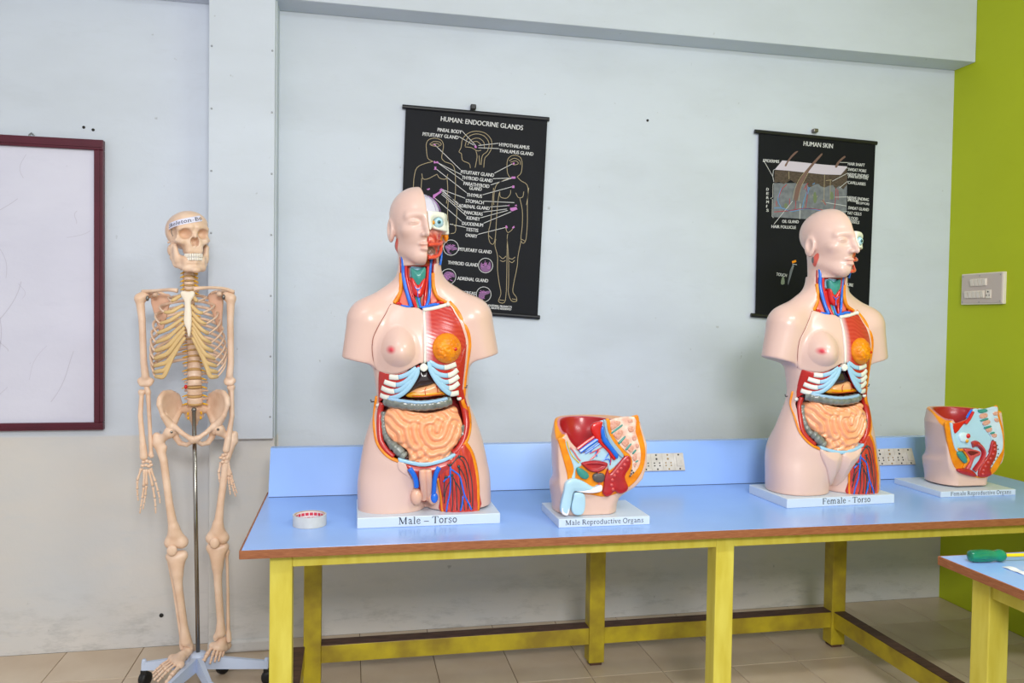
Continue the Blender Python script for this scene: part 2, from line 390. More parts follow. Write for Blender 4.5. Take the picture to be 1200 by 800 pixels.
# floor tiles: each a bevelled slab
TW, GAP = .2865, .0022
X0, Y0 = .047-TW*7, 3.128-TW*5
tile_me = None
def tile_mesh(wx, wy):
    b = .0012; mb = MB()
    vs = [(-wx/2, -wy/2, -.003), (wx/2, -wy/2, -.003), (wx/2, wy/2, -.003), (-wx/2, wy/2, -.003),
          (-wx/2+b, -wy/2+b, 0), (wx/2-b, -wy/2+b, 0), (wx/2-b, wy/2-b, 0), (-wx/2+b, wy/2-b, 0)]
    return mb.add(vs, [(4, 5, 6, 7), (0, 1, 5, 4), (1, 2, 6, 5), (2, 3, 7, 6), (3, 0, 4, 7)]).mesh()
full = tile_mesh(TW-GAP, TW-GAP); full.materials.append(M_tile)
for i in range(-1, 18):
    for j in range(0, 6):
        x0, x1 = X0+i*TW, X0+(i+1)*TW; y0, y1 = Y0+j*TW, Y0+(j+1)*TW
        x1 = min(x1, CORNER_X); y1 = min(y1, WALL_Y)
        if x1-x0 < .02 or y1-y0 < .02: continue
        if x1-x0 > TW-.001 and y1-y0 > TW-.001: me = full
        else: me = tile_mesh(x1-x0-GAP, y1-y0-GAP); me.materials.append(M_tile)
        o = bpy.data.objects.new('tile', me); COL.objects.link(o); o.parent = floor
        o.location = ((x0+x1)/2, (y0+y1)/2, random.uniform(-.0005, .0003)); o.rotation_euler = (0, 0, 0)
# ceiling beam and pilaster
struct('trim_1', MB().box(-3.2, CORNER_X, 3.272, WALL_Y, 2.60, 3.1, .004), M_wall)
struct('trim_2', MB().box(-.548, -.298, 3.30, WALL_Y, 0, 2.9, .004), M_wall)
board = struct('trim_3', MB().box(-.549, -.302, 3.262, 3.30, .862, 3.09, .003), M_wall)
M_screw = mat('dull_screw', (150, 155, 160), .45, .6)
for z in np.arange(.95, 2.6, .24):
    for x in (-.538, -.313):
        s = MB().lathe([(.004, 0), (.004, .0015), (.0025, .0025)], 10, Matrix.Translation((x, 3.262, z)) @ Matrix.Rotation(PI/2, 4, 'X')).build('screw', M_screw, board)
# cement skirting bulge at the foot of the pilaster
struct('baseboard_back', MB().box(-.55, -.296, 3.285, 3.31, 0, .05, .01), M_wall)

# ------------------------------------------------------------------ whiteboard
M_maroon = mat('maroon_frame', (88, 22, 42), .35, noise=.2, nscale=12)
M_wb = wall_mat('whiteboard_film', (216, 216, 232), (198, 198, 216), (120, 118, 130), .5, False)
M_wb.node_tree.nodes['Principled BSDF'].inputs['Roughness'].default_value = .3
wb = empty('whiteboard', (-1.6, 3.40, .89))
def wbp(name, mb, m, p=None): o = mb.build(name, m, wb); return o
bx = (-1.24, .641)      # local x range
MB().box(bx[0]+.02, bx[1]-.02, -.006, .004, .015, 1.12).build('writing_surface', M_wb, wb)
def frame_bar(pts): return MB().add(*pts)
for nm, a in (('frame_bar', (bx[0], bx[1], -.022, .005, 1.100, 1.140)), ('frame_bar', (bx[0], bx[1], -.022, .005, 0, .030)),
              ('frame_bar', (bx[1]-.034, bx[1], -.022, .005, .030, 1.100)), ('frame_bar', (bx[0], bx[0]+.034, -.022, .005, .030, 1.100))):
    o = MB().box(*a, .003).build(nm, M_maroon, wb)
    MB().box(*( (a[0]+.004, a[1]-.004, -.026, -.020, a[4]+.010, a[4]+.014) if a[1]-a[0] > .1 else (a[0]+.016, a[0]+.021, -.026, -.020, a[4], a[5]))).build('ridge', M_maroon, o)
MB().tube([(.37, 0, 1.139), (.37, 0, 1.148), (.378, 0, 1.156), (.387, 0, 1.148), (.387, 0, 1.139)], .003, 6).build('hanging_loop', M_screw, wb)
# smeared pen marks left on the film
M_smear = mat('wiped_ink', (198, 196, 212), .5)
mk = MB()
def ribbon(mb, pts, wd, y, mi=0, dome=0):
    P = np.array(pts, float); n = len(P); vs = []; fs = []
    for i in range(n):
        t = P[min(i+1, n-1)]-P[max(i-1, 0)]; t /= np.linalg.norm(t)+1e-12; nn = np.array([-t[1], t[0]])*wd/2
        for s in (1, -1): q = P[i]+s*nn; vs.append((q[0], y, q[1]))
    for i in range(n-1): fs.append((2*i, 2*i+1, 2*i+3, 2*i+2))
    mb.add(vs, fs, mi)
for k in range(14):
    x, z = random.uniform(.12, .58), random.uniform(.06, 1.0); a = random.gauss(1.3, .35); L = random.uniform(.05, .3)
    pts = [(x+L*t*math.cos(a)+.02*math.sin(3*t+k), z+L*t*math.sin(a)*.8) for t in np.linspace(0, 1, 7)]
    pts = [p for p in pts if p[0] < .6 and .035 < p[1] < 1.09]
    if len(pts) > 2: ribbon(mk, smoothline(pts, 3), random.uniform(.0015, .003), -.0064)
mk.build('wiped_marks', M_smear, wb)
tag(wb, 'whiteboard with a maroon frame and faint wiped marks on the white wall at far left', 'whiteboard')

# small fixings and blemishes on the wall
def wall_thing(name, label, cat, mb, m): return tag(mb.build(name, m), label, cat)
M_dark = mat('dark_hole', (46, 44, 42), .8)
# a plugged hole pair above the whiteboard, a chip near the poster, each a shallow disc
for (px, py, r, nm, lb) in ((98, 149, .006, 'wall_plug', 'left one of two dark wall plugs above the whiteboard'), (109, 152, .006, 'wall_plug', 'right one of two dark wall plugs above the whiteboard'),
                        (759, 141, .006, 'wall_plug', 'small dark wall plug high between the two black charts'), (189, 721, .009, 'wall_plug', 'dark wall plug low behind the skeleton near the floor')):
    p = at(px, py, WALL_Y-.002)
    tag(MB().lathe([(r, 0), (r*.9, .003), (r*.45, .004), (r*.4, .001)], 10, Matrix.Translation((p[0], WALL_Y+.0005, p[2])) @ Matrix.Rotation(PI/2, 4, 'X')).build(nm, M_dark), lb, 'wall plug')

# ------------------------------------------------------------------ switch board on the green wall
M_plast = mat('ivory_switch_plastic', (224, 214, 200), .4)
M_plast2 = mat('grey_switch_plate', (196, 182, 172), .45)
M_black = mat('black_plastic', (22, 22, 24), .45)
sb = empty('switch_board', (CORNER_X, 3.176, 1.526))
MB().box(-.016, .004, -.125, .125, -.073, .073, .003).build('back_box', M_plast, sb)
MB().box(-.019, -.015, -.120, .120, -.067, .068, .002).build('face_plate', M_plast2, sb)
def rocker(y, z, nm='switch'):
    o = MB().box(-.026, -.018, y-.011, y+.011, z-.017, z+.017, .002).build(nm, M_plast, sb)
    MB().add([(-.0265, y-.009, z-.014), (-.0265, y+.009, z-.014), (-.031, y-.009, z+.013), (-.031, y+.009, z+.013), (-.022, y-.009, z+.015), (-.022, y+.009, z+.015), (-.022, y-.009, z-.015), (-.022, y+.009, z-.015)],
             [(0, 2, 3, 1), (2, 4, 5, 3), (6, 0, 1, 7), (0, 6, 4, 2), (1, 3, 5, 7)]).build('rocker', M_plast, o)
for k in range(4): rocker(.048-k*.024, .030)
for k in range(5): rocker(.083-k*.024, -.026)
o = MB().box(-.024, -.018, -.062, -.032, -.046, -.006, .002).build('socket', M_plast, sb)
h = MB()
for dy, dz, r in ((0, .010, .0035), (-.008, -.006, .0026), (.008, -.006, .0026)):
    h.lathe([(r, 0), (r, .0012)], 10, Matrix.Translation((-.0238, -.047+dy, -.026+dz)) @ Matrix.Rotation(-PI/2, 4, 'Y'))
h.build('socket_holes', M_black, o)
for y, z in ((.112, .060), (-.112, .060), (.112, -.060), (-.112, -.060), (0.01, .060), (.01, -.062)):
    MB().lathe([(.003, 0), (.003, .0012), (.0015, .002)], 8, Matrix.Translation((-.0188, y, z)) @ Matrix.Rotation(-PI/2, 4, 'Y')).build('screw', M_screw, sb)
tag(sb, 'ivory switch board with two rows of rocker switches on the lime green wall', 'switch board')

# ------------------------------------------------------------------ laboratory table
M_blue = mat('blue_laminate', (148, 186, 252), .22, noise=.06, nscale=4, coat=.15)
M_edge = mat('brown_table_edging', (168, 108, 72), .5, rgb2=(134, 78, 48), nscale=14, wave=(3, 3, 60))
M_yel = mat('yellow_gloss_paint', (218, 206, 92), .34, rgb2=(204, 188, 70), nscale=5, wave=(6, 6, 1.2), bump=.1, bscale=30)
M_worn = mat('worn_brown_wood', (96, 66, 52), .6, rgb2=(66, 44, 36), nscale=9, wave=(2, 10, 10))
M_ylow = mat('old_yellow_paint', (196, 176, 40), .4, rgb2=(150, 128, 40), nscale=9)
TZ = .70; TX0, TX1 = -.297, 2.785; TYF, TYB = 2.278, 3.03
def mould(y0, y1, x0, x1, z0, z1, name, m, par): return MB().box(x0, x1, y0, y1, z0, z1, .002).build(name, m, par)
tb = empty('laboratory_table', (1.24, 2.65, 0))
def tpart(name, mb, m, par=tb, smooth=False):
    for i, v in enumerate(mb.v): mb.v[i] = (v[0]-1.24, v[1]-2.65, v[2])
    return mb.build(name, m, par, smooth)
tpart('tabletop', MB().box(TX0+.004, TX1-.004, TYF+.004, TYB, TZ-.024, TZ, .001), M_blue)
tpart('edging', MB().box(TX0, TX1, TYF-.002, TYF+.0045, TZ-.0245, TZ-.0006, .0012), M_edge)
tpart('edging', MB().box(TX0-.002, TX0+.0045, TYF, TYB, TZ-.0245, TZ-.0006, .0012), M_edge)
tpart('edging', MB().box(TX1-.0045, TX1+.002, TYF, TYB, TZ-.0245, TZ-.0006, .0012), M_edge)
# sloping console along the back
cz = .866
M_gap = mat('dark_joint', (52, 42, 48), .7)
con = empty('bench_console', (1.2, 2.98, TZ))
def conp(name, mb, m):
    for i, v in enumerate(mb.v): mb.v[i] = (v[0]-1.2, v[1]-2.98, v[2]-TZ)
    return mb.build(name, m, con)
conp('housing', MB().prism([(2.935, TZ+.002), (TYB+.02, TZ+.002), (TYB+.02, cz), (3.006, cz)][::-1], 'x', -.286, TX1-.1), M_blue)
conp('base_strip', MB().box(-.284, TX1-.102, 2.937, 3.03, TZ+.0001, TZ+.0022), M_gap)
tag(con, 'long blue laminate console with a sloping face along the back edge of the long table', 'console')
LW = .0625
legsF = (-.221, 1.143, 2.62); legsB = (-.16, .921, 1.973)
for x in legsF:
    tpart('leg', MB().box(x, x+LW, 2.315, 2.315+LW, .0, TZ-.025, .003), M_yel)
for x in legsB:
    tpart('leg', MB().box(x, x+LW, 2.93, 2.93+LW, .012, TZ-.025, .003), M_ylow)
    tpart('foot_pad', MB().box(x+.008, x+LW-.008, 2.938, 2.92+LW, 0, .014), M_worn)
tpart('apron', MB().box(-.221+LW, 2.62, 2.318, 2.345, .636, TZ-.0245, .002), M_yel)
tpart('apron', MB().box(-.10, 2.6, 2.955, 2.985, .62, TZ-.0245, .002), M_yel)
tpart('apron', MB().box(-.19, -.165, 2.37, 2.94, .62, TZ-.0245, .002), M_yel)
def stretcher(x0, x1, y0, y1, z0, z1):
    s = tpart('stretcher', MB().box(x0, x1, y0, y1, z0, z1-.002, .002), M_ylow)
    mb = MB().box(x0, x1, y0-.001, y1+.001, z1-.002, z1+.001)
    tpart('worn_top', mb, M_worn, s)
SZ0, SZ1 = .085, .152
stretcher(legsB[0]+LW, legsB[1], 2.935, 2.99, SZ0, SZ1); stretcher(legsB[1]+LW, legsB[2], 2.935, 2.99, SZ0, SZ1)
stretcher(-.215, -.155, 2.375, 2.93, SZ0, SZ1); stretcher(1.983, 2.033, 2.10, 2.93, SZ0, SZ1)
# paint chips and knocks on the tabletop edge are in the edging material; long socket strips sit in the console
tag(tb, 'long blue laminate laboratory table with yellow painted legs and brown edging along the wall', 'table')
# socket strips on the slope
sl = math.atan2(3.006-2.935, cz-TZ)
M_strip = mat('grey_white_socket_plastic', (214, 208, 202), .5, rgb2=(196, 188, 178), nscale=30)
M_rust = mat('rusty_brass', (150, 120, 70), .5, .5)
def socket_strip(xc, w, label, seed):
    y = 2.935+(.785-TZ)*math.tan(sl)
    st = empty('socket_strip', (xc, y-.001, .788), (-sl, 0, 0)); r = random.Random(seed)
    MB().box(-w/2, w/2, -.006, .001, -.036, .036, .0015).build('plate', M_strip, st)
    n = 4; cw = (w-.045)/3
    for k in range(n):
        x0 = -w/2+k*cw; x1 = x0+cw if k < 3 else w/2
        u = MB().box(x0+.0012, x1-.0012, -.0075, -.0055, -.0345, .0345, .0008).build('socket' if k < 3 else 'switch', M_strip, st)
        xc_ = (x0+x1)/2; hb = MB()
        for z in (.028, -.029):
            hb.lathe([(.0035, 0), (.0035, .0012), (.0018, .0016)], 10, Matrix.Translation((xc_, -.0072, z)) @ Matrix.Rotation(PI/2, 4, 'X'))
        if k < 3:
            for dx, dz, rr in ((0, .012, .0042), (-.011, -.004, .003), (.011, -.004, .003), (-.011, -.015, .003), (.011, -.015, .003)):
                hb.lathe([(rr, 0), (rr, .001)], 10, Matrix.Translation((xc_+dx, -.0072, dz)) @ Matrix.Rotation(PI/2, 4, 'X'))
        hb.build('holes', M_black if (k+seed) % 3 else M_rust, u)
        if k == 3: MB().box(xc_-.012, xc_+.012, -.0105, -.007, -.019, .019, .001).build('rocker', M_strip, u)
    tag(st, label, 'socket'); return st
socket_strip(1.222, .19, 'grey white socket strip on the blue console beside the smaller male pelvis model', 1)
socket_strip(2.275, .185, 'socket strip on the blue console between the right torso and the female pelvis model', 2)

# ------------------------------------------------------------------ second table in the right foreground, with a screwdriver and a paper strip
t2 = empty('side_table', (1.95, 1.5, 0))
def t2p(name, mb, m, par=t2):
    for i, v in enumerate(mb.v): mb.v[i] = (v[0]-1.95, v[1]-1.5, v[2])
    return mb.build(name, m, par)
T2X0, T2X1, T2Y0, T2Y1 = 1.633, 2.40, .9, 1.935
t2p('tabletop', MB().box(T2X0+.004, T2X1, T2Y0, T2Y1-.004, TZ-.024, TZ, .001), M_blue)
t2p('edging', MB().box(T2X0-.002, T2X0+.0045, T2Y0, T2Y1, TZ-.0245, TZ-.0006, .0012), M_edge)
t2p('edging', MB().box(T2X0, T2X1, T2Y1-.0045, T2Y1+.002, TZ-.0245, TZ-.0006, .0012), M_edge)
t2p('leg', MB().box(1.672, 1.672+LW, 1.79, 1.79+LW, 0, TZ-.025, .003), M_yel)
t2p('leg', MB().box(2.30, 2.30+LW, 1.79, 1.79+LW, 0, TZ-.025, .003), M_yel)
t2p('leg', MB().box(1.672, 1.672+LW, .95, .95+LW, 0, TZ-.025, .003), M_yel)
t2p('leg', MB().box(2.30, 2.30+LW, .95, .95+LW, 0, TZ-.025, .003), M_yel)
t2p('apron', MB().box(1.68, 1.705, 1.0, 1.80, .625, TZ-.0245, .002), M_yel)
t2p('apron', MB().box(1.72, 2.32, 1.80, 1.825, .625, TZ-.0245, .002), M_yel)
tag(t2, 'second blue topped table with a yellow leg in the right foreground corner', 'table')
M_grn = mat('green_acetate_handle', (0, 150, 110), .12, trans=.35, coat=.5, rgb2=(0, 120, 92), nscale=20)
M_yrod = mat('yellow_shaft_sleeve', (238, 200, 20), .35)
M_steel = mat('bright_steel', (190, 190, 192), .25, .9)
sd = empty('screwdriver', (1.674, 1.869, TZ+.0172), (0, 0, math.radians(-5)))
sd.scale = (1.13, 1.13, 1.13)
prof = [(.006, 0), (.0125, .003), (.0145, .010), (.015, .03), (.0148, .055), (.0125, .064), (.0125, .070), (.0150, .078), (.0142, .088), (.009, .094)]
mb = MB(); n = 24
RX = Matrix.Rotation(PI/2, 4, 'Y')
mb.lathe(prof, n, RX)
# flutes: push every third column inwards along the grip
for i, v in enumerate(mb.v):
    k = i % n; r = i//n
    if 2 <= r <= 4 and k % 4 == 0: mb.v[i] = (v[0], v[1]*.86, v[2]*.86)
mb.build('handle', M_grn, sd, True)
MB().lathe([(.0042, .093), (.0042, .20)], 14, RX).build('shaft_sleeve', M_yrod, sd, True)
MB().lathe([(.003, .20), (.003, .235), (.0032, .243)], 12, RX).build('steel_tip', M_steel, sd, True)
tag(sd, 'screwdriver with a translucent green handle and yellow shaft on the right foreground table', 'screwdriver')
M_paper = mat('white_paper', (226, 228, 236), .7, noise=.06, nscale=30)
M_ink = mat('black_ink', (30, 30, 40), .6)
pp = empty('paper_strip', (1.746, 1.757, TZ+.0004), (0, 0, math.radians(-88)))
mb = MB(); N = 16
vs = []; fs = []
for i in range(N+1):
    x = -.06+.16*i/N; z = .0008+.0016*math.sin(i*.9)**2
    vs += [(x, -.013, z), (x, .013, z+.0008*math.sin(i*1.3)), (x, -.013, z-.0004), (x, .013, z-.0004+.0008*math.sin(i*1.3))]
for i in range(N):
    a = 4*i; b = a+4; fs += [(a, b, b+1, a+1), (a+2, a+3, b+3, b+2), (a, a+2, b+2, b), (a+1, b+1, b+3, a+3)]
mb.add(vs, fs).build('strip', M_paper, pp)
tag(pp, 'crumpled strip of white paper on the right foreground table below the screwdriver', 'paper')

# ------------------------------------------------------------------ roll of tape
M_tape = mat('clear_tape_roll', (206, 206, 204), .25, noise=.08, nscale=40, coat=.3)
M_core = mat('cardboard_core', (196, 160, 120), .7)
M_linr = mat('white_liner', (236, 226, 226), .5)
M_redp = mat('red_print', (214, 60, 84), .5)
tr = empty('tape_roll', (-.122, 2.532, TZ))
R_, r_, H_ = .0515, .0465, .034
MB().lathe([(R_, 0.0005), (R_, H_), (r_, H_), (r_, .0005)], 48, close=True).build('tape_winding', M_tape, tr, True)
cr = MB().lathe([(r_-.0002, .0005), (r_-.0002, H_-.0004), (r_-.0025, H_-.0004), (r_-.0025, .0005)], 48, close=True).build('core', M_core, tr, True)
MB().lathe([(r_-.0028, .002), (r_-.0028, H_-.002), (r_-.0032, H_-.002), (r_-.0032, .002)], 48, close=True).build('liner', M_linr, cr, True)
mb = MB()
for k in range(20):      # red block print round the inside of the core
    a0 = 2*PI*k/20; a1 = a0+2*PI/20*.78
    for (z0, z1, sh) in ((.006, .014, 0), (.019, .028, .12)):
        b0, b1 = a0+sh, a1+sh; rr = r_-.0036; m_ = (b0+b1)/2
        vs = [(rr*math.cos(b), rr*math.sin(b), z) for b in (b0, m_, b1) for z in (z0, z1)]
        mb.add(vs, [(0, 1, 3, 2), (2, 3, 5, 4)])
mb.build('red_print', M_redp, cr)
tag(tr, 'roll of clear tape with red print inside its core, left of the left torso', 'tape')
# ------------------------------------------------------------------ anatomical torso, modelled once and copied
M_skin = mat('skin_plastic', (222, 188, 176), .32, coat=.3, vcol=False)
M_skinv = mat('skin_plastic_painted', (222, 188, 176), .32, coat=.3, vcol=True)
M_pnt = mat('painted_plastic', (255, 255, 255), .3, coat=.3, vcol=True)
M_red = mat('muscle_red', (196, 40, 36), .3, coat=.35, noise=.25, nscale=20, wave=(8, 8, 30))
M_dred = mat('cavity_red', (176, 44, 40), .35, coat=.3, noise=.2, nscale=14)
M_brt = mat('artery_red', (206, 24, 22), .25, coat=.4)
M_bluev = mat('vein_blue', (24, 108, 222), .25, coat=.4)
M_fat = mat('fat_orange', (240, 150, 20), .4, rgb2=(222, 122, 8), nscale=40, bump=.4, bscale=90)
M_teal = mat('cartilage_teal', (60, 150, 142), .3, coat=.3, noise=.2, nscale=30)
M_lblue = mat('cartilage_pale_blue', (160, 204, 232), .3, coat=.3)
M_bonew = mat('painted_bone_white', (228, 228, 220), .4)
M_liver = mat('liver_dark', (52, 40, 44), .2, coat=.6, noise=.2, nscale=9)
M_stom = mat('stomach_pink', (232, 172, 120), .3, coat=.4)
M_oment = mat('omentum_yellow', (232, 166, 20), .3, coat=.4, rgb2=(210, 140, 10), nscale=24)
M_colon = mat('colon_grey', (136, 140, 134), .24, coat=.5, rgb2=(104, 108, 104), nscale=40, bump=.3, bscale=50)
M_taenia = mat('colon_band', (150, 184, 214), .3, coat=.3)
M_ileum = mat('small_bowel_peach', (246, 172, 128), .26, coat=.4)
M_darkv = mat('dark_green_vessel', (30, 62, 66), .3, coat=.3)
M_brain = mat('brain_lavender', (214, 212, 232), .3, coat=.3)
M_skull = mat('skull_white', (232, 232, 222), .4)
M_plinth = mat('white_plinth_laminate', (206, 218, 234), .3, noise=.03)
M_wire = mat('grey_hook', (100, 100, 104), .4, .6)
M_iris = mat('iris_dark', (20, 34, 40), .15, coat=1)
M_eyew = mat('eye_pale_blue', (176, 214, 232), .15, coat=1)
M_pen = mat('genital_skin', (232, 178, 154), .3, coat=.3)
M_cap = mat('testis_peach', (236, 184, 158), .3, coat=.3, noise=.1)

OT = np.array([.245, 2.60, .733]); LEAN = .034
# trunk stations: z, half width, front depth, back depth
ST = np.array([(-.02, .214, .095, .100), (.00, .217, .098, .105), (.08, .217, .106, .122), (.15, .208, .110, .128), (.23, .191, .107, .105), (.29, .170, .103, .086), (.345, .149, .100, .078),
               (.387, .149, .103, .080), (.43, .155, .106, .088), (.475, .160, .108, .096), (.52, .163, .106, .101), (.58, .160, .095, .099), (.63, .148, .074, .090), (.665, .120, .058, .078), (.70, .078, .050, .068), (.73, .069, .052, .078), (.80, .070, .054, .084), (.90, .066, .05, .08)])
def _st(z, c):
    z = np.asarray(z, float); s = 0
    for dz in (-.022, -.011, 0, .011, .022): s = s+np.interp(z+dz, ST[:, 0], ST[:, c])
    return s/5
def front(x, z):
    a, b = _st(z, 1), _st(z, 2)
    q = np.clip(np.abs(x)/a, 0, .985); return b*(1-q**2.4)**(1/2.4)
FRONT = [front]
def L(px, py, off=0.0):
    """outline point -> torso coordinates on the front surface raised by off"""
    f = .09
    for _ in range(4):
        p = at(px, py, OT[1]-f)-OT; x, z = p[0]+LEAN*p[2], p[2]; f = float(FRONT[0](x, z))+off
    return np.array([x, -f, z])
def Ls(pts, off=0.0): return np.array([L(p[0], p[1], off) for p in pts])
def xz(pts): return np.array([L(p[0], p[1])[[0, 2]] for p in pts])
def k4(pts): return [(390+x/4, 200+y/4) for x, y in pts]
def k5(pts): return [(390+x/5.333, 350+y/5.333) for x, y in pts]
def k6(pts): return [(390+x/5, 470+y/5) for x, y in pts]
def k7(pts): return [(450+x/10, 290+y/10) for x, y in pts]
def k8(pts): return [(430+x/8.26, 460+y/8.26) for x, y in pts]
def pad(outline, off=-.006, th=.008, height=None, res=.002, k=.004, back=.012, loop=4, front_fn=None, smooth=1):
    """relief slab that follows the body's front surface inside an outline"""
    P = smoothloop(outline, loop) if loop else np.array(outline)
    ff = front_fn or FRONT[0]
    x0, z0 = P.min(0)-.006; x1, z1 = P.max(0)+.006
    gx, gz = np.meshgrid(np.linspace(x0, x1, 9), np.linspace(z0, z1, 9)); fr = ff(gx, gz)
    hmax = .07 if height is not None else .012
    def fn(X, Y, Z):
        dp = s_poly(P, X, Z); s = ff(X, Z)+off
        top = s+th+(height(X, Z, -dp) if height is not None else 0)
        return smax(smax(dp, (-Y-top)*.8, k), s-back+Y, .002)
    return sdf_mesh(fn, (x0, -fr.max()-off-th-hmax, z0), (x1, -max(fr.min()+off-back, -.1)+.006, z1), res, smooth)[0]

def torso_outline():
    return dict(
        panel=k5([(365, 25), (460, 48), (560, 72), (568, 230), (570, 388), (545, 402), (490, 430), (430, 455), (380, 462), (320, 452), (270, 432), (252, 350), (248, 280), (257, 225), (290, 155), (330, 88)]),
        chest=k5([(562, 72), (650, 62), (730, 45), (770, 105), (805, 170), (836, 280), (815, 345), (800, 430), (775, 440), (700, 440), (640, 420), (590, 395), (568, 392), (566, 230)]),
        window=k6([(268, 40), (266, 130), (276, 230), (300, 285), (345, 325), (385, 345), (440, 352), (540, 378), (640, 352), (720, 315), (780, 250), (800, 190), (800, 110), (780, 20), (760, -60), (735, -130), (640, -200), (540, -250), (440, -180), (340, -70), (290, -20)]),
        neck=k7([(195, 60), (202, 200), (203, 300), (188, 500), (112, 640), (250, 665), (430, 728), (600, 680), (745, 650), (640, 580), (600, 490), (580, 320), (605, 120), (620, 40), (400, -60)]),
        thigh=k6([(650, 400), (700, 345), (775, 252), (822, 340), (852, 500), (860, 652), (640, 655), (632, 560), (615, 455)]))
def body_sdf(X, Y, Z, recess=True):
    def loft(x, n=2.4):
        a = _st(Z, 1); b = np.where(Y < 0, _st(Z, 2), _st(Z, 3))
        q = (np.abs(x/a)**n+np.abs(Y/b)**n)**(1/n); return (q-1)*np.minimum(a, b)
    d = loft(X)
    # pair of thighs below the crotch
    leg = None
    for s in (-1, 1):
        a = .109; b = np.where(Y < 0, np.interp(Z, [-.02, .1], [.100, .107]), np.interp(Z, [-.02, .1], [.100, .125]))
        q = (np.abs((X-s*.1095)/a)**2.3+np.abs(Y/b)**2.3)**(1/2.3); e = (q-1)*.1
        leg = e if leg is None else smin(leg, e, .012)
    t = np.clip((Z-.015)/.13, 0, 1); t = t*t*(3-2*t); d = d*t+leg*(1-t)
    # buttocks
    for s in (-1, 1): d = smin(d, s_ell(X, Y, Z, (s*.09, .07, .13), (.09, .075, .10)), .04)
    # shoulders and cut upper arms
    for s in (-1, 1):
        e = s_cap(X, Y, Z, (s*.165, .005, .606), (s*.205, .005, .44), .073, .060)
        pl = (-(Z-.487)*.97+(np.abs(X)-.22)*.24)      # slanted cut under the arm
        e = smax(e, pl, .006); d = smin(d, e, .022)
        d = smin(d, s_cap(X, Y, Z, (s*.03, .022, .725), (s*.165, .006, .628), .045, .052), .035)
    # breast side mass hints, collar hollow
    d = smax(d, -(Z+.0), .003)
    if not recess: return d
    # recesses
    fr = FRONT[0](X, Z)
    dw = s_poly(TOX['window'], X, Z); d = smax(d, -smax(dw, (fr-.050)+Y, .006), .004)
    dn = s_poly(TOX['neck'], X, Z); d = smax(d, -smax(dn, (fr-.020)+Y, .004), .003)
    d = smax(d, Z-.795, .004)
    return d

# height map of the closed body seen from the front, so that every organ and rim sits on the true surface
HX = np.arange(-.30, .301, .003); HZ = np.arange(-.02, .84, .003); HYs = np.arange(-.15, .06, .003)
_D = np.broadcast_to(body_sdf(HX[:, None, None], HYs[None, :, None], HZ[None, None, :]+0*HX[:, None, None], False), (len(HX), len(HYs), len(HZ)))
_neg = _D < 0; _i = np.argmax(_neg, 1); _has = _neg.any(1); _i = np.clip(_i, 1, len(HYs)-1)
_ii, _kk = np.meshgrid(range(len(HX)), range(len(HZ)), indexing='ij')
_d0, _d1 = _D[_ii, _i-1, _kk], _D[_ii, _i, _kk]
HMAP = np.where(_has, -(HYs[_i-1]+.003*np.clip(_d0/(_d0-_d1+1e-9), 0, 1)), 0.0)
HMAP = np.where(HZ[None, :] < .003, HMAP[:, [8]], HMAP)
for _ in range(2):
    _p = np.pad(HMAP, 1, mode='edge'); HMAP = (_p[:-2, 1:-1]+_p[2:, 1:-1]+_p[1:-1, :-2]+_p[1:-1, 2:]+2*HMAP)/6
def front_map(x, z):
    x, z = np.broadcast_arrays(np.asarray(x, float), np.asarray(z, float))
    u = np.clip((x-HX[0])/.003, 0, len(HX)-1.001); v = np.clip((z-HZ[0])/.003, 0, len(HZ)-1.001)
    i, j = u.astype(int), v.astype(int); a, b = u-i, v-j
    return (HMAP[i, j]*(1-a)*(1-b)+HMAP[i+1, j]*a*(1-b)+HMAP[i, j+1]*(1-a)*b+HMAP[i+1, j+1]*a*b)
FRONT[0] = front_map
TO = torso_outline()
TOX = {k: smoothloop(xz(v), 4) for k, v in TO.items()}

torso = empty('anatomical_torso', tuple(OT-np.array([0, 0, .033])))
TP = empty('tmp')     # replaced by torso as parent, local origin on the plinth top
COL.objects.unlink(TP); bpy.data.objects.remove(TP)
def tpt(name, me_or_mb, m, par=None, smooth=True):
    me = me_or_mb.mesh() if isinstance(me_or_mb, MB) else me_or_mb
    if par is None or par is torso:
        me.transform(Matrix.Translation((0, 0, .033)))
        o = link(name, me, m, torso, smooth)
    else:
        me.transform(Matrix.Translation((0, 0, .033))); o = link(name, me, m, par, smooth)
    return o
SKIN = np.array(lin((222, 188, 176)))
def mixc(a, b, t): t = np.clip(t, 0, 1)[:, None]; return np.asarray(a)*(1-t)+np.asarray(b)*t

# trunk with recesses; the recess faces carry the red lining
me, V = sdf_mesh(body_sdf, (-.31, -.14, -.006), (.31, .165, .81), .0042, 1)
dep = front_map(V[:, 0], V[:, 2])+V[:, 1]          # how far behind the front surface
dw = s_poly(TOX['window'], V[:, 0], V[:, 2]); dn = s_poly(TOX['neck'], V[:, 0], V[:, 2])
col = np.tile(SKIN, (len(V), 1))
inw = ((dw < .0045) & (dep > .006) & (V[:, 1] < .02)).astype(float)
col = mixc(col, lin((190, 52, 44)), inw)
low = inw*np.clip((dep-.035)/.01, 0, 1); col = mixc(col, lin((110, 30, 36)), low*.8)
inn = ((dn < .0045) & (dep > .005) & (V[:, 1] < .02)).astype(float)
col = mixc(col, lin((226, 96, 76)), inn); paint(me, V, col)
tpt('trunk', me, M_skinv)

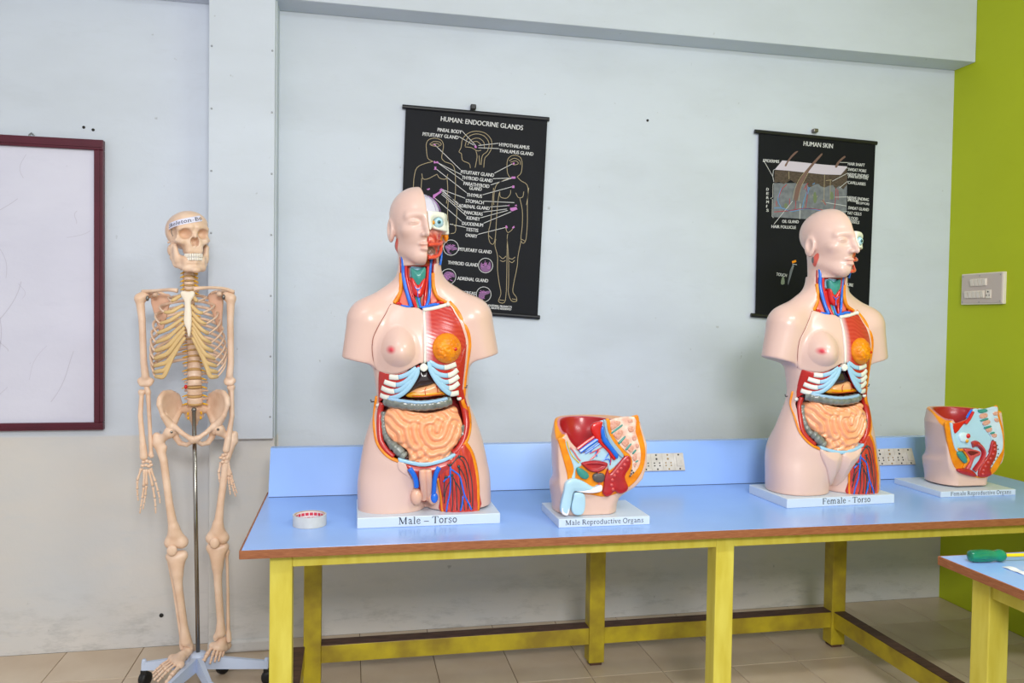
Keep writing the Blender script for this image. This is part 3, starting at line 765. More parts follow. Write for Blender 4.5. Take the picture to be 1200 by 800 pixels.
# orange fat rims along the cut edges
def rim(name, pts, r, off=.0, m=None, fl=.6, n=5):
    P = smoothline(Ls(pts, off), n); mb = MB().tube(P, r, 8, flat=fl); return tpt(name, mb, m or M_fat)
rim('fat_rim', k6([(262, -40), (250, 40), (247, 130), (262, 225), (300, 287), (345, 325), (388, 345)]), .0062, -.001, fl=.4)
rim('fat_rim', k5([(728, 25), (765, 65), (800, 120), (842, 205), (856, 290), (842, 400), (828, 500), (820, 600), (814, 650), (838, 710), (858, 790)])+k6([(790, 40), (802, 100), (803, 165), (790, 225), (772, 258)]), .0066, -.001, fl=.4)
rim('fat_rim', k6([(772, 250), (800, 290), (822, 345), (838, 420), (846, 500), (848, 580), (846, 650)]), .0090, .001, fl=.35)
rim('fat_rim', k6([(618, 452), (634, 530), (642, 590), (650, 652)]), .0060, .001, fl=.4)
# red wall lining strip just inside the rims
rim('muscle_wall', k6([(292, 0), (278, 60), (275, 140), (284, 225), (318, 280), (360, 318)]), .0095, -.007, M_red, .8)
rim('muscle_wall', k6([(742, -60), (765, 20), (782, 90), (785, 160), (768, 235), (735, 290), (705, 312)]), .0125, -.010, M_red, .8)

M_seamc = mat('seam_brown', (150, 84, 66), .6)
# skin half of the chest with one breast
def bump(cx, cz, r, h, p=2.0):
    return lambda X, Z, d: h*np.clip(1-((X-cx)**2+(Z-cz)**2)/(r*r), 0, 1)**p
bc = L(*k5([(412, 320)])[0]); nip = L(*k5([(362, 308)])[0])
def breast_h(X, Z, d):
    dz = Z-bc[2]; rz = np.where(dz < 0, .050, .075)
    q = np.clip(1-((X-bc[0])/.052)**2-(dz/rz)**2, 0, 1); sm = np.clip(1-((X-bc[0])/.070)**2-((dz)/.085)**2, 0, 1)
    nn = np.exp(-(((X-nip[0])**2+(Z-nip[2])**2)/(.0048**2)))
    return .019*q**.95+.020*sm**1.6+.005*nn
me = pad(xz(TO['panel']), -.004, .0075, breast_h, .0022, .004)
V = np.array([v.co for v in me.vertices]); r = np.hypot(V[:, 0]-nip[0], V[:, 2]-nip[2])
col = mixc(np.tile(SKIN, (len(V), 1)), lin((214, 66, 80)), 1.3-r/.0125); paint(me, V, col)
tpt('chest_panel', me, M_skinv)
rim('panel_seam', TO['panel'][-4:]+TO['panel'][:1], .0011, .002, M_seamc)
rim('panel_seam', TO['panel'][10:14], .0009, .002, M_seamc)

# breastplate muscle half, glandular fat, sternum strip, collar bone
bc2 = L(*k5([(715, 312)])[0])
def pect_h(X, Z, d): return .004*np.clip(1-((X-bc2[0])/.08)**2-((Z-bc2[2]-.04)/.12)**2, 0, 1)+.0002*np.sin((Z+.35*X)*520)
me = pad(xz(TO['chest']), -.004, .006, pect_h, .0022, .004)
V = np.array([v.co for v in me.vertices]); xs = L(*k5([(566, 230)])[0])[0]
col = mixc(np.tile(lin((186, 46, 42)), (len(V), 1)), lin((198, 62, 54)), .5+.5*np.sin((V[:, 2]+.35*V[:, 0])*420+2*np.sin(V[:, 0]*90)))
col = mixc(col, lin((228, 216, 222)), (1-(V[:, 0]-xs)/.030)*1.0); paint(me, V, col)
tpt('chest_muscle', me, M_pnt)
g0 = np.random.default_rng(3); gx = g0.uniform(-.05, .05, 90)+bc2[0]; gz = g0.uniform(-.055, .055, 90)+bc2[2]
def fat_h(X, Z, d):
    h = .034*np.clip(1-((X-bc2[0])/.049)**2-((Z-bc2[2])/.050)**2, 0, 1)**.6
    m = None
    for a, b in zip(gx, gz):
        e = (X-a)**2+(Z-b)**2; m = e if m is None else np.minimum(m, e)
    return h-.0030*np.clip(np.sqrt(m)/.006, 0, 1)**2*(h > .001)
th = np.linspace(0, 2*PI, 21)[:-1]
me = pad(np.stack([bc2[0]+.0475*np.cos(th), bc2[2]+.0485*np.sin(th)], 1), .0, .004, fat_h, .0019, .003, loop=2)
gl = tpt('breast_fat', me, M_fat)
nb = L(*k5([(765, 320)])[0], .030)
tpt('nipple', MB().ball(nb, (.0085, .004, .006), 12), M_brt, gl)
rim('sternum', k5([(572, 80), (577, 180), (580, 300), (578, 400)]), .0042, .003, M_bonew, .5)
rim('collar_bone', k5([(566, 70), (640, 60), (700, 46), (728, 38)]), .0062, .004, M_bonew, .8)
tpt('joint_cap', MB().ball(L(*k5([(722, 40)])[0], .007), .0075, 12), M_bonew)
tpt('xiphoid', pad(xz(k5([(545, 420), (570, 400), (594, 420), (592, 440), (570, 455), (548, 440)])), .002, .008, None, .002, .003), M_bonew)

# lower ribs over red intercostal muscle
sidel = pad(xz(k5([(292, 438), (320, 452), (380, 464), (430, 458), (500, 440), (545, 412), (520, 500), (470, 570), (400, 610), (320, 618), (284, 640), (284, 540)])), -.006, .009, None, .0025, .004)
tpt('rib_muscle', sidel, M_red)
sider = pad(xz(k5([(596, 380), (690, 432), (775, 436), (815, 345), (838, 285), (835, 360), (818, 520), (806, 630), (770, 612), (730, 602), (680, 560), (630, 480)])), -.006, .009, None, .0025, .004)
tpt('rib_muscle', sider, M_red)
def rib(pts, r, white_from, rev=False, off=.004):
    P = smoothline(Ls(k5(pts), off), 6); n = len(P); w = int(n*white_from)
    rr = [r*(.55+.45*min(1, i/4)) for i in range(n)]
    o = tpt('rib_cartilage', MB().tube(P[:w+1], rr[:w+1], 8, flat=.30), M_lblue)
    tpt('rib', MB().tube(P[w:], [v*1.1 for v in rr[w:]], 8, flat=.30), M_bonew)
rr_ = .0078
for pts, wf in (([(605, 388), (635, 412), (668, 428), (715, 432), (772, 414)], .66), ([(612, 425), (635, 452), (668, 475), (715, 484), (750, 475), (782, 450)], .62),
                ([(632, 470), (655, 498), (690, 520), (725, 524), (760, 510), (788, 490)], .60), ([(664, 515), (690, 545), (722, 562), (755, 558), (790, 532)], .55)): rib(pts, rr_, wf)
rib([(600, 392), (612, 440), (640, 495), (675, 545), (712, 582), (745, 600), (788, 594)], .0078, .80)
for pts, wf in (([(522, 425), (495, 452), (450, 475), (405, 485), (355, 480)], .68), ([(528, 432), (500, 475), (455, 515), (405, 532), (360, 522), (325, 508)], .62),
                ([(495, 500), (465, 535), (425, 562), (380, 572), (340, 563), (308, 545)], .58)): rib(pts, rr_, wf)
rib([(540, 425), (525, 475), (500, 520), (465, 565), (420, 598), (370, 612), (330, 606), (300, 590)], .0078, .76)
for p in ((287, 655), (792, 630)):
    c = L(*k5([p])[0], -.002); tpt('rib', MB().ball(c, (.0085, .006, .0065), 10), M_bonew)
for p in ((818, 562), (262, 632)):
    c = L(*k5([p])[0], -.004); s = 1 if p[0] > 500 else -1
    tpt('hook', MB().tube([c, c+np.array([s*.010, -.004, 0]), c+np.array([s*.012, -.004, .008])], .0022, 6), M_wire)

# organs in the belly
tpt('liver', pad(xz(k5([(548, 432), (575, 452), (598, 440), (640, 500), (660, 525), (600, 548), (540, 556), (490, 590), (440, 605), (395, 612), (440, 578), (490, 530), (525, 480)])), -.034, .012, lambda X, Z, d: .012*np.clip(d/.018, 0, 1)**.5, .0025, .004, back=.02), M_liver)
tpt('gallbladder', pad(xz(k5([(395, 605), (440, 580), (475, 560), (480, 580), (455, 600), (420, 615)])), -.026, .008, None, .0025, .004), mat('bile_blue_grey', (70, 92, 120), .25, coat=.5))
st = tpt('stomach', pad(xz(k5([(470, 592), (530, 562), (600, 546), (655, 530), (690, 575), (715, 602), (660, 612), (560, 622), (480, 615)])), -.030, .010, lambda X, Z, d: .012*np.clip(d/.012, 0, 1)**.5, .0022, .004), M_stom)
tpt('omentum', pad(xz(k5([(460, 600), (500, 582), (560, 585), (640, 582), (715, 585), (712, 606), (640, 612), (560, 618), (480, 615)])), -.018, .008, lambda X, Z, d: .004*np.clip(d/.008, 0, 1)**.5, .0022, .004), M_oment)
for pts in ([(582, 600), (578, 570), (586, 552)], [(660, 590), (655, 560), (648, 545)], [(500, 606), (560, 610), (640, 604), (690, 598)]):
    tpt('artery', MB().tube(smoothline(Ls(k5(pts), -.004), 4), .0011, 6), M_brt, st)
P = smoothline(Ls(k5([(330, 632), (370, 640), (430, 652), (500, 662), (560, 666), (630, 662), (690, 652), (738, 640)]), -.008), 8)
rad = [.0175*(1+.05*math.sin(i*1.15))*(.80+.2*min(1, i/6, (len(P)-1-i)/6)) for i in range(len(P))]
co = tpt('transverse_colon', MB().tube(P, rad, 14), M_colon)
band = P[4:-4]+np.array([0, -.011, .0105]); tpt('colon_band', MB().tube(band, [.0062]*len(band), 8), M_taenia, co)
P = smoothline(Ls(k8([(165, 170), (160, 250), (170, 330), (190, 400), (225, 465), (280, 530)]), -.022), 6)
tpt('ascending_colon', MB().tube(P, [.0125*(1+.09*math.sin(i*1.3)) for i in range(len(P))], 12), M_colon)
P = smoothline(Ls(k8([(235, 480), (280, 520), (320, 560), (345, 590), (375, 615)]), -.010), 8)
tpt('caecum', MB().tube(P, [.0165*(1-.16*(abs(((i/len(P))*2.2) % 1-.5) < .12))*(.75+.25*min(1, i/4, (len(P)-1-i)/3)) for i in range(len(P))], 14), M_colon)
P = smoothline(Ls(k8([(905, 330), (930, 410), (925, 480), (895, 545), (850, 595), (800, 632)]), -.020), 6)
tpt('descending_colon', MB().tube(P, [.0140*(1+.08*math.sin(i*1.2)) for i in range(len(P))], 12), M_colon)
# small bowel: one coiled relief; coils traced as chains
bowel = k8([(172, 250), (200, 160), (270, 138), (380, 165), (500, 192), (620, 200), (740, 180), (860, 148), (895, 215), (932, 330), (920, 440), (840, 560), (775, 650), (700, 690), (620, 716), (520, 705), (420, 680), (395, 560), (280, 475), (205, 395)])
# the coils: a labyrinth of equal-width folds grown by a Swift-Hohenberg relaxation
GN, GD, LAM = 128, .0025, .0235
_k = np.fft.fftfreq(GN, GD)*LAM; _kx, _ky = np.meshgrid(_k, _k, indexing='ij'); _op = .9-(1-(_kx**2+_ky**2))**2*1.6
_u = np.random.default_rng(11).normal(0, 1.0, (GN, GN)); _dt = .4
for _ in range(22): _u = np.real(np.fft.ifft2((np.fft.fft2(_u-_dt*_u**3))/(1-_dt*_op)))
_u = np.clip(_u/np.percentile(np.abs(_u), 92), -1, 1)
bcn = L(*k8([(550, 420)])[0])
def bowel_h(X, Z, d):
    X, Z = np.broadcast_arrays(X, Z)
    a, b = (X-bcn[0])/GD+GN/2, (Z-bcn[2])/GD+GN/2; i, j = np.floor(a).astype(int), np.floor(b).astype(int); a, b = a-i, b-j
    i, j, i1, j1 = i % GN, j % GN, (i+1) % GN, (j+1) % GN
    u = _u[i, j]*(1-a)*(1-b)+_u[i1, j]*a*(1-b)+_u[i, j1]*(1-a)*b+_u[i1, j1]*a*b
    return .016*np.clip(d/.03, 0, 1)**.6+.012*np.clip(.5+.5*u, 0, 1)**.55
tpt('small_bowel', pad(xz(bowel), -.022, .006, bowel_h, .0018, .003, back=.02, smooth=1), M_ileum)
# pelvic brim
br = tpt('pubic_bone', pad(xz(k6([(386, 324), (420, 335), (480, 350), (545, 356), (620, 345), (670, 330), (712, 309), (718, 326), (660, 355), (600, 372), (545, 380), (480, 373), (430, 358), (390, 346)])), -.006, .012, None, .0019, .002), M_lblue)
for p in ((500, 357), (582, 357)):
    c = L(*k6([p])[0], .001); tpt('marrow', MB().ball(c, (.0125, .003, .0035), 12), M_dred, br)
M_seam = M_dred

# thigh window: bundles of muscle with branching vessels
def thigh_h(X, Z, d): return .0010*np.sin(X*330+Z*60)+.003*np.clip(d/.02, 0, 1)
tpt('thigh_muscle', pad(xz(TO['thigh']), -.005, .008, thigh_h, .0022, .003, loop=3), mat('thigh_muscle_red', (214, 70, 56), .3, coat=.35, rgb2=(176, 40, 36), nscale=9, wave=(26, 8, 2)))
dk = [[(745, 325), (720, 350), (695, 380)], [(745, 325), (775, 340), (800, 400), (815, 470), (822, 560), (820, 640)], [(740, 335), (770, 370), (790, 440), (800, 520), (808, 600)], [(735, 385), (765, 430), (785, 500), (795, 640)], [(740, 385), (745, 430), (750, 500), (765, 580), (775, 645)],
      [(685, 385), (672, 372)], [(700, 440), (720, 480), (728, 560), (730, 645)], [(705, 440), (702, 520), (705, 600), (700, 648)], [(660, 440), (655, 500), (652, 560)], [(690, 470), (665, 520), (655, 600)], [(715, 470), (745, 520), (752, 580), (748, 640)]]
for c in dk: tpt('vessel', MB().tube(smoothline(Ls(k6(c), .0065), 5), .0018, 6), M_darkv)
bl = [[(692, 385), (690, 430), (692, 480), (688, 540), (675, 600), (668, 650)], [(692, 400), (720, 420), (745, 445), (760, 500), (775, 560), (800, 610), (815, 645)], [(690, 440), (668, 455), (650, 475)], [(765, 560), (760, 610), (750, 648)]]
for c in bl: tpt('vein', MB().tube(smoothline(Ls(k6(c), .0065), 5), .0028, 6), M_bluev)
for p in ((745, 330), (740, 388), (690, 378), (700, 438), (668, 448)):
    tpt('lymph_node', MB().ball(L(*k6([p])[0], .0065), (.0055, .004, .0048), 8), M_darkv)

# neck: larynx, thyroid, vessels on the recessed bed
def neck_pts(pts, off=-.012): return smoothline(Ls(k7(pts), off), 6)
def nt(name, pts, r, m, off=-.010, fl=None, par=None): return tpt(name, MB().tube(neck_pts(pts, off), r, 10, flat=fl), m, par)
tpt('neck_muscle', pad(xz(k7([(205, 470), (240, 480), (300, 670), (195, 655), (190, 600)])), -.018, .006, None, .002, .003), mat('neck_muscle_pink', (232, 112, 92), .3, coat=.3))
tpt('neck_muscle', pad(xz(k7([(552, 470), (580, 450), (640, 620), (570, 660), (550, 620)])), -.018, .006, None, .002, .003), MATS['neck_muscle_pink'])
nt('neck_fat', [(206, 290), (203, 400), (190, 520), (152, 600), (122, 638)], .0074, M_fat, -.008)
nt('neck_fat', [(576, 300), (580, 400), (596, 500), (640, 590), (735, 650)], .0076, M_fat, -.008)
nt('neck_strap', [(206, 60), (207, 180), (208, 292)], .0050, M_dred, -.010)
nt('neck_strap', [(604, 60), (592, 180), (580, 300)], .0062, M_dred, -.010)
nt('larynx_frame', [(400, 150), (398, 200), (396, 350)], .0270, M_lblue, -.024, .5)
tpt('thyroid_cartilage', pad(xz(k7([(322, 235), (400, 262), (488, 228), (485, 360), (440, 430), (405, 445), (360, 400), (328, 340)])), -.006, .010, lambda X, Z, d: .006*np.clip(d/.016, 0, 1), .0019, .003), M_teal)
tpt('hyoid', pad(xz(k7([(300, 165), (500, 150), (495, 200), (400, 235), (310, 215)])), -.008, .006, None, .0019, .003), M_lblue)
nt('trachea', [(400, 420), (402, 520), (400, 620), (410, 715)], .0105, M_teal, -.014)
thy = tpt('thyroid_gland', pad(xz(k7([(318, 358), (350, 362), (400, 438), (455, 375), (490, 368), (480, 480), (455, 560), (402, 582), (345, 530), (325, 450)])), -.006, .012, lambda X, Z, d: .007*np.clip(d/.01, 0, 1)**.5, .0019, .003), M_brt)
for c in ([(400, 470), (400, 520), (402, 580)], [(400, 500), (375, 470), (365, 450)], [(402, 500), (430, 470), (440, 455)]):
    tpt('vein', MB().tube(smoothline(Ls(k7(c), .016), 4), .0013, 6), M_bluev, thy)
nt('vein', [(400, 560), (418, 640), (436, 705)], .0034, M_bluev, -.002)
nt('jugular_vein', [(222, 90), (230, 180), (232, 300), (250, 420), (280, 540), (310, 640), (325, 690)], .0066, M_bluev, -.006)
nt('artery', [(272, 130), (264, 240), (272, 350), (300, 470), (340, 600), (385, 710)], .0054, M_brt, -.008)
nt('artery', [(300, 380), (330, 500), (365, 620), (400, 715)], .0040, M_brt, -.008)
nt('artery', [(522, 140), (516, 300), (500, 450), (486, 580), (478, 690)], .0052, M_brt, -.008)
nt('jugular_vein', [(588, 20), (562, 110), (548, 220), (540, 350), (540, 500), (525, 620), (495, 690)], .0050, M_bluev, -.006)
nt('vein', [(445, 705), (520, 690), (580, 672), (650, 672)], .0052, M_bluev, -.002)
nt('vein', [(205, 672), (260, 682), (320, 692)], .0042, M_bluev, -.002)
nt('artery', [(620, 655), (660, 645), (700, 655)], .0036, M_brt, .000)
nt('artery', [(150, 645), (180, 640), (205, 660)], .0040, M_brt, .000)

# head ------------------------------------------------------------------
HC = np.array([0.0, -.012, .915]); HY = math.radians(9)
HM = Matrix.Translation(tuple(HC)) @ Matrix.Rotation(HY, 4, 'Z') @ Matrix.Scale(1.09, 4)
def head_sdf(X, Y, Z):
    AX = np.abs(X)
    d = s_ell(X, Y, Z, (0, .012, .034), (.084, .104, .084))
    d = smin(d, s_ell(X, Y, Z, (0, -.022, -.022), (.068, .078, .084)), .03)
    d = smin(d, s_ell(X, Y, Z, (0, -.060, -.092), (.027, .030, .022)), .03)
    d = smin(d, s_cap(AX, Y, Z, (.058, .005, -.060), (.022, -.066, -.094), .014, .014), .025)
    d = smin(d, s_cap(AX, Y, Z, (.010, -.090, .022), (.048, -.074, .020), .010, .009), .016)
    d = smax(d, -s_ell(AX, Y, Z, (.033, -.108, .002), (.021, .022, .014)), .014)
    d = smin(d, s_ell(AX, Y, Z, (.034, -.082, .003), (.017, .012, .0095)), .004)
    d = smax(d, -s_cap(AX, Y, Z, (.020, -.0965, .0005), (.048, -.089, -.001), .0016), .003)
    d = smin(d, s_chain(X, Y, Z, [(0, -.092, .018), (0, -.104, -.010), (0, -.117, -.031)], [.0075, .0085, .0105], .01), .012)
    d = smin(d, s_ell(AX, Y, Z, (.0125, -.101, -.034), (.008, .012, .007)), .006)
    d = smax(d, -s_ell(AX, Y, Z, (.0065, -.106, -.0425), (.004, .007, .003)), .003)
    d = smin(d, s_ell(AX, Y, Z, (.048, -.062, -.018), (.016, .016, .013)), .02)
    d = smin(d, s_ell(X, Y, Z, (0, -.0935, -.060), (.023, .011, .0062)), .006)
    d = smin(d, s_ell(X, Y, Z, (0, -.0930, -.0735), (.019, .011, .0070)), .005)
    d = smax(d, -s_cap(AX, Y, Z, (.0, -.106, -.0668), (.022, -.094, -.0685), .0016), .003)
    # ear
    er = smax(s_ell(AX, Y, Z, (.083, .010, -.012), (.011, .022, .036)), -s_ell(AX, Y, Z, (.093, .004, -.008), (.008, .013, .021)), .004)
    d = smin(d, er, .006)
    return d
def neckstub(X, Y, Z): return s_cap(X, Y, Z, (0, .024, -.05), (0, .014, -.125), .058, .062)
def hpt(name, me_or_mb, m, par=None, smooth=True):
    me = me_or_mb.mesh() if isinstance(me_or_mb, MB) else me_or_mb
    me.transform(HM); return tpt(name, me, m, par, smooth)
def skin_half(X, Y, Z):
    hd = smin(head_sdf(X, Y, Z), neckstub(X, Y, Z), .02)
    left = smax(hd, X, .002)
    # hollow under the jaw and a window below the ear
    return smax(left, -(Z+.118), .002)
me, V = sdf_mesh(skin_half, (-.105, -.135, -.125), (.004, .125, .125), .0024, 1)
q = ((V[:, 1]+.004+.35*(V[:, 2]+.058))/.011)**2+((V[:, 2]+.058)/.022)**2
col = np.tile(SKIN, (len(V), 1)); col = mixc(col, lin((206, 92, 80)), np.where((V[:, 0] < -.03), (1.15-q)*5, 0))
col = mixc(col, lin((90, 96, 96)), np.where(V[:, 0] < -.03, (1-((V[:, 1]-.006)/.006)**2-((V[:, 2]+.058)/.012)**2)*5, 0))
lipc = np.exp(-(((V[:, 2]+.067)/.010)**2))*(np.abs(V[:, 0]) < .024)*(V[:, 1] < -.092)
col = mixc(col, lin((226, 160, 140)), lipc*.6)
inner = (V[:, 0] > -.0015); col = mixc(col, lin((226, 176, 152)), inner.astype(float)); paint(me, V, col)
hpt('face_half', me, M_skinv)
# rear lower skin of the opened side, with ear
me, V = sdf_mesh(lambda X, Y, Z: smax(smax(smax(smax(smin(head_sdf(X, Y, Z), neckstub(X, Y, Z), .02), -X, .002), Z-.016, .003), -(Y-.002), .003), -(Z+.118), .002), (-.002, -.01, -.125), (.105, .125, .03), .0026, 1)
hpt('rear_skin', me, M_skin)
me, V = sdf_mesh(lambda X, Y, Z: smax(smax(smax(head_sdf(X, Y, Z), -(X-.052), .002), np.abs(Y+.002)-.0045, .002), smax(Z-.020, -(Z+.062), .002), .002), (.04, -.012, -.07), (.105, .008, .03), .002, 1)
hpt('fat_rim', me, M_fat)
# brain half
def brain(X, Y, Z):
    d = s_ell(X, Y, Z, (0, .014, .030), (.066, .088, .070))
    g = np.sin(95*X+3*np.sin(70*Y)+60*Z)*np.sin(85*Y+2.5*np.sin(80*Z)-50*X)
    return smax(smax(d+.0016*np.abs(g)**.5, -(X-.0005), .003), -(Z-.004), .003)
me, V = sdf_mesh(brain, (-.002, -.08, .0), (.075, .11, .105), .0022, 1)
b_ = hpt('brain', me, M_brain)
M_vio = mat('vessel_violet', (150, 110, 170), .3)
for k in range(5):
    a0 = .3+k*.28; pts = [(.063*math.cos(t)*math.sin(a0)+.004, -.070*math.cos(a0)*1.0*math.cos(t)*.95, .030+.066*math.sin(t)) for t in np.linspace(.05, 1.1, 7)]
    hpt('vessel', MB().tube(smoothline(pts, 3), .0006, 5), M_vio, b_)
# skull with orbit
def skull(X, Y, Z):
    hd = head_sdf(X, Y, Z)-.001; sh = smax(hd, -(hd+.014), .002)
    c = smax(smax(sh, -(X-.0008), .001), Z-.034, .003)
    lowz = np.interp(X, [0, .012, .03, .075], [-.026, -.014, -.018, -.024]).astype(np.float32)
    c = smax(c, -(Z-lowz), .004); c = smax(c, Y-.004, .003)
    return smax(c, -s_ell(X, Y, Z, (.036, -.085, .003), (.017, .03, .0145)), .003)
me, V = sdf_mesh(skull, (-.002, -.13, -.05), (.10, .01, .04), .002, 1); sk = hpt('skull', me, M_skull)
ey = hpt('eye', MB().ball((.036, -.083, .003), .0155, 16), M_eyew)
hpt('iris', MB().ball((.0355, -.0962, .003), (.0062, .0035, .0062), 12), mat('iris_teal', (70, 130, 140), .2, coat=.6), ey)
hpt('pupil', MB().ball((.0352, -.0990, .003), (.0034, .002, .0034), 10), M_iris, ey)
hpt('tear_gland', MB().ball((.020, -.092, .002), (.0045, .004, .006), 10), M_oment, ey)
# facial muscles, jaw and open mouth on the opened side
def musc(X, Y, Z):
    hd = head_sdf(X, Y, Z)+.010+.0018*np.sin(X*260+Z*160)*np.sin(Z*210-Y*90)
    c = smax(smax(hd, -(X-.0012), .002), Z+.012, .004)
    c = smax(c, -(Z+.100), .004)
    return smax(c, -s_ell(X, Y, Z, (.014, -.105, -.078), (.020, .030, .011)), .004)
me, V = sdf_mesh(musc, (-.002, -.13, -.115), (.09, .10, .0), .0024, 1)
q = .5+.5*np.sin(V[:, 0]*210+V[:, 2]*150+2*np.sin(V[:, 1]*90))
col = mixc(np.tile(lin((196, 60, 48)), (len(V), 1)), lin((232, 130, 112)), q); col = mixc(col, lin((196, 150, 146)), np.clip((V[:, 2]+.035)/.02, 0, .6))
mo = ((V[:, 0]-.014)/.022)**2+((V[:, 2]+.078)/.013)**2; col = mixc(col, lin((122, 92, 84)), (1.0-mo)*4); paint(me, V, col)
fm = hpt('face_muscle', me, M_pnt)
hpt('jaw_muscle', MB().tube(smoothline([(.058, -.028, -.045), (.052, -.048, -.075), (.032, -.074, -.094), (.004, -.086, -.098)], 5), [.005]*16, 8), mat('jaw_red', (226, 84, 60), .3, coat=.4), fm)
hpt('lip_muscle', MB().tube(smoothline([(.004, -.094, -.062), (.020, -.088, -.060), (.040, -.074, -.058), (.055, -.054, -.050)], 5), [.005]*16, 8), MATS['jaw_red'], fm)
hpt('vein', MB().tube(smoothline([(.062, -.020, -.070), (.058, -.030, -.095), (.054, -.030, -.116)], 5), .0035, 8), M_bluev, fm)
# core behind the opened side, so nothing is hollow
me, V = sdf_mesh(lambda X, Y, Z: smax(smin(smax(head_sdf(X, Y, Z)+.022, Z-.006, .004), neckstub(X, Y, Z)+.006, .02), -(Z+.122), .002), (-.08, -.10, -.13), (.085, .11, .02), .004, 1)
hpt('head_core', me, M_dred)

# genital inserts: one per torso
def add_male(par):
    def p_(name, mb, m, q=None): 
        me = mb.mesh() if isinstance(mb, MB) else mb
        me.transform(Matrix.Translation((0, 0, .033))); return link(name, me, m, q or par, True)
    p_('pelvic_skin', pad(xz(k6([(384, 345), (428, 360), (450, 420), (468, 455), (430, 430), (386, 392)])), -.002, .006, None, .0022, .003), M_skin)
    base = p_('pelvic_muscle', pad(xz(k6([(430, 362), (545, 384), (690, 345), (690, 400), (620, 455), (600, 560), (545, 590), (500, 560), (470, 450), (440, 400)])), -.014, .016, lambda X, Z, d: .006*np.clip(d/.015, 0, 1), .0024, .004), mat('pelvic_red', (196, 58, 52), .3, coat=.4, noise=.2))
    for c, r in (([(452, 390), (475, 425), (490, 465), (492, 500)], .0085), ([(625, 388), (607, 425), (597, 470), (594, 530), (585, 575)], .0080)):
        p_('cord', MB().tube(smoothline(Ls(k6(c), .016), 6), r, 10), M_bluev)
    for x0, x1 in ((530, 535), (562, 562)):
        P = smoothline(Ls(k6([(x0-2, 400), (x0, 450), (x1, 520), (x1, 560), (x1-1, 575)]), .022), 6)
        p_('penis_half', MB().tube(P, [.011+.001*math.sin(i*.3) if i < len(P)-3 else .011*(len(P)-i)/3.4 for i in range(len(P))], 12), M_pen)
    p_('testis', MB().ball(L(*k6([(492, 555)])[0], .014), (.018, .016, .027), 18), M_cap)
    p_('testis', MB().ball(L(*k6([(588, 560)])[0], .012), (.018, .016, .025), 18), M_cap)
    p_('epididymis', MB().ball(L(*k6([(597, 565)])[0], .022), (.012, .009, .018), 14), M_bluev)
def add_female(par):
    def p_(name, mb, m, q=None):
        me = mb.mesh() if isinstance(mb, MB) else mb
        me.transform(Matrix.Translation((0, 0, .033))); return link(name, me, m, q or par, True)
    o1 = k6([(386, 345), (440, 362), (545, 385), (545, 560), (520, 590), (480, 560), (440, 480), (395, 400)])
    o2 = k6([(549, 385), (640, 360), (700, 335), (690, 400), (640, 470), (600, 560), (570, 592), (549, 560)])
    for o in (o1, o2):
        p_('pubic_skin', pad(xz(o), -.010, .014, lambda X, Z, d: .014*np.clip(d/.03, 0, 1)**.7, .0024, .004), M_skin)

# plinth with printed label
def plinth(par, w0, w1, d0, d1, h, txt, size, tx=0.0, m=None, clip=None, rot=0):
    b = MB().box(w0, w1, d0, d1, 0, h, .002).build('plinth', M_plinth, par)
    vs, fs = serif_text(txt, size)
    vs = [(v[0]+tx, d0-.0005, h*.5+v[1]-.24*size) for v in vs]
    lb = MB().add(vs, fs).build('lettering', M_ink, b); lb['kind'] = 'stuff'
    return b
# second torso is a copy made before the inserts are added
torso2 = copy_tree(torso)
torso.rotation_euler = (0, -math.atan(LEAN), 0)
torso2.location = (1.735, 2.655, .70); torso2.rotation_euler = (0, 0, math.radians(2.6))
add_male(torso); add_female(torso2)
plinth(torso, -.222, .226, -.137, .125, .033, 'Male – Torso', .0325, -.004).rotation_euler = (0, math.atan(LEAN), 0)
plinth(torso2, -.232, .212, -.125, .125, .033, 'Female - Torso', .031, .010)
tag(torso, 'left anatomical torso on a plinth marked Male, before the chart of glands', 'torso', 'opened anatomical torso models on the blue table')
tag(torso2, 'right anatomical torso on a plinth marked Female, before the human skin chart', 'torso', 'opened anatomical torso models on the blue table')
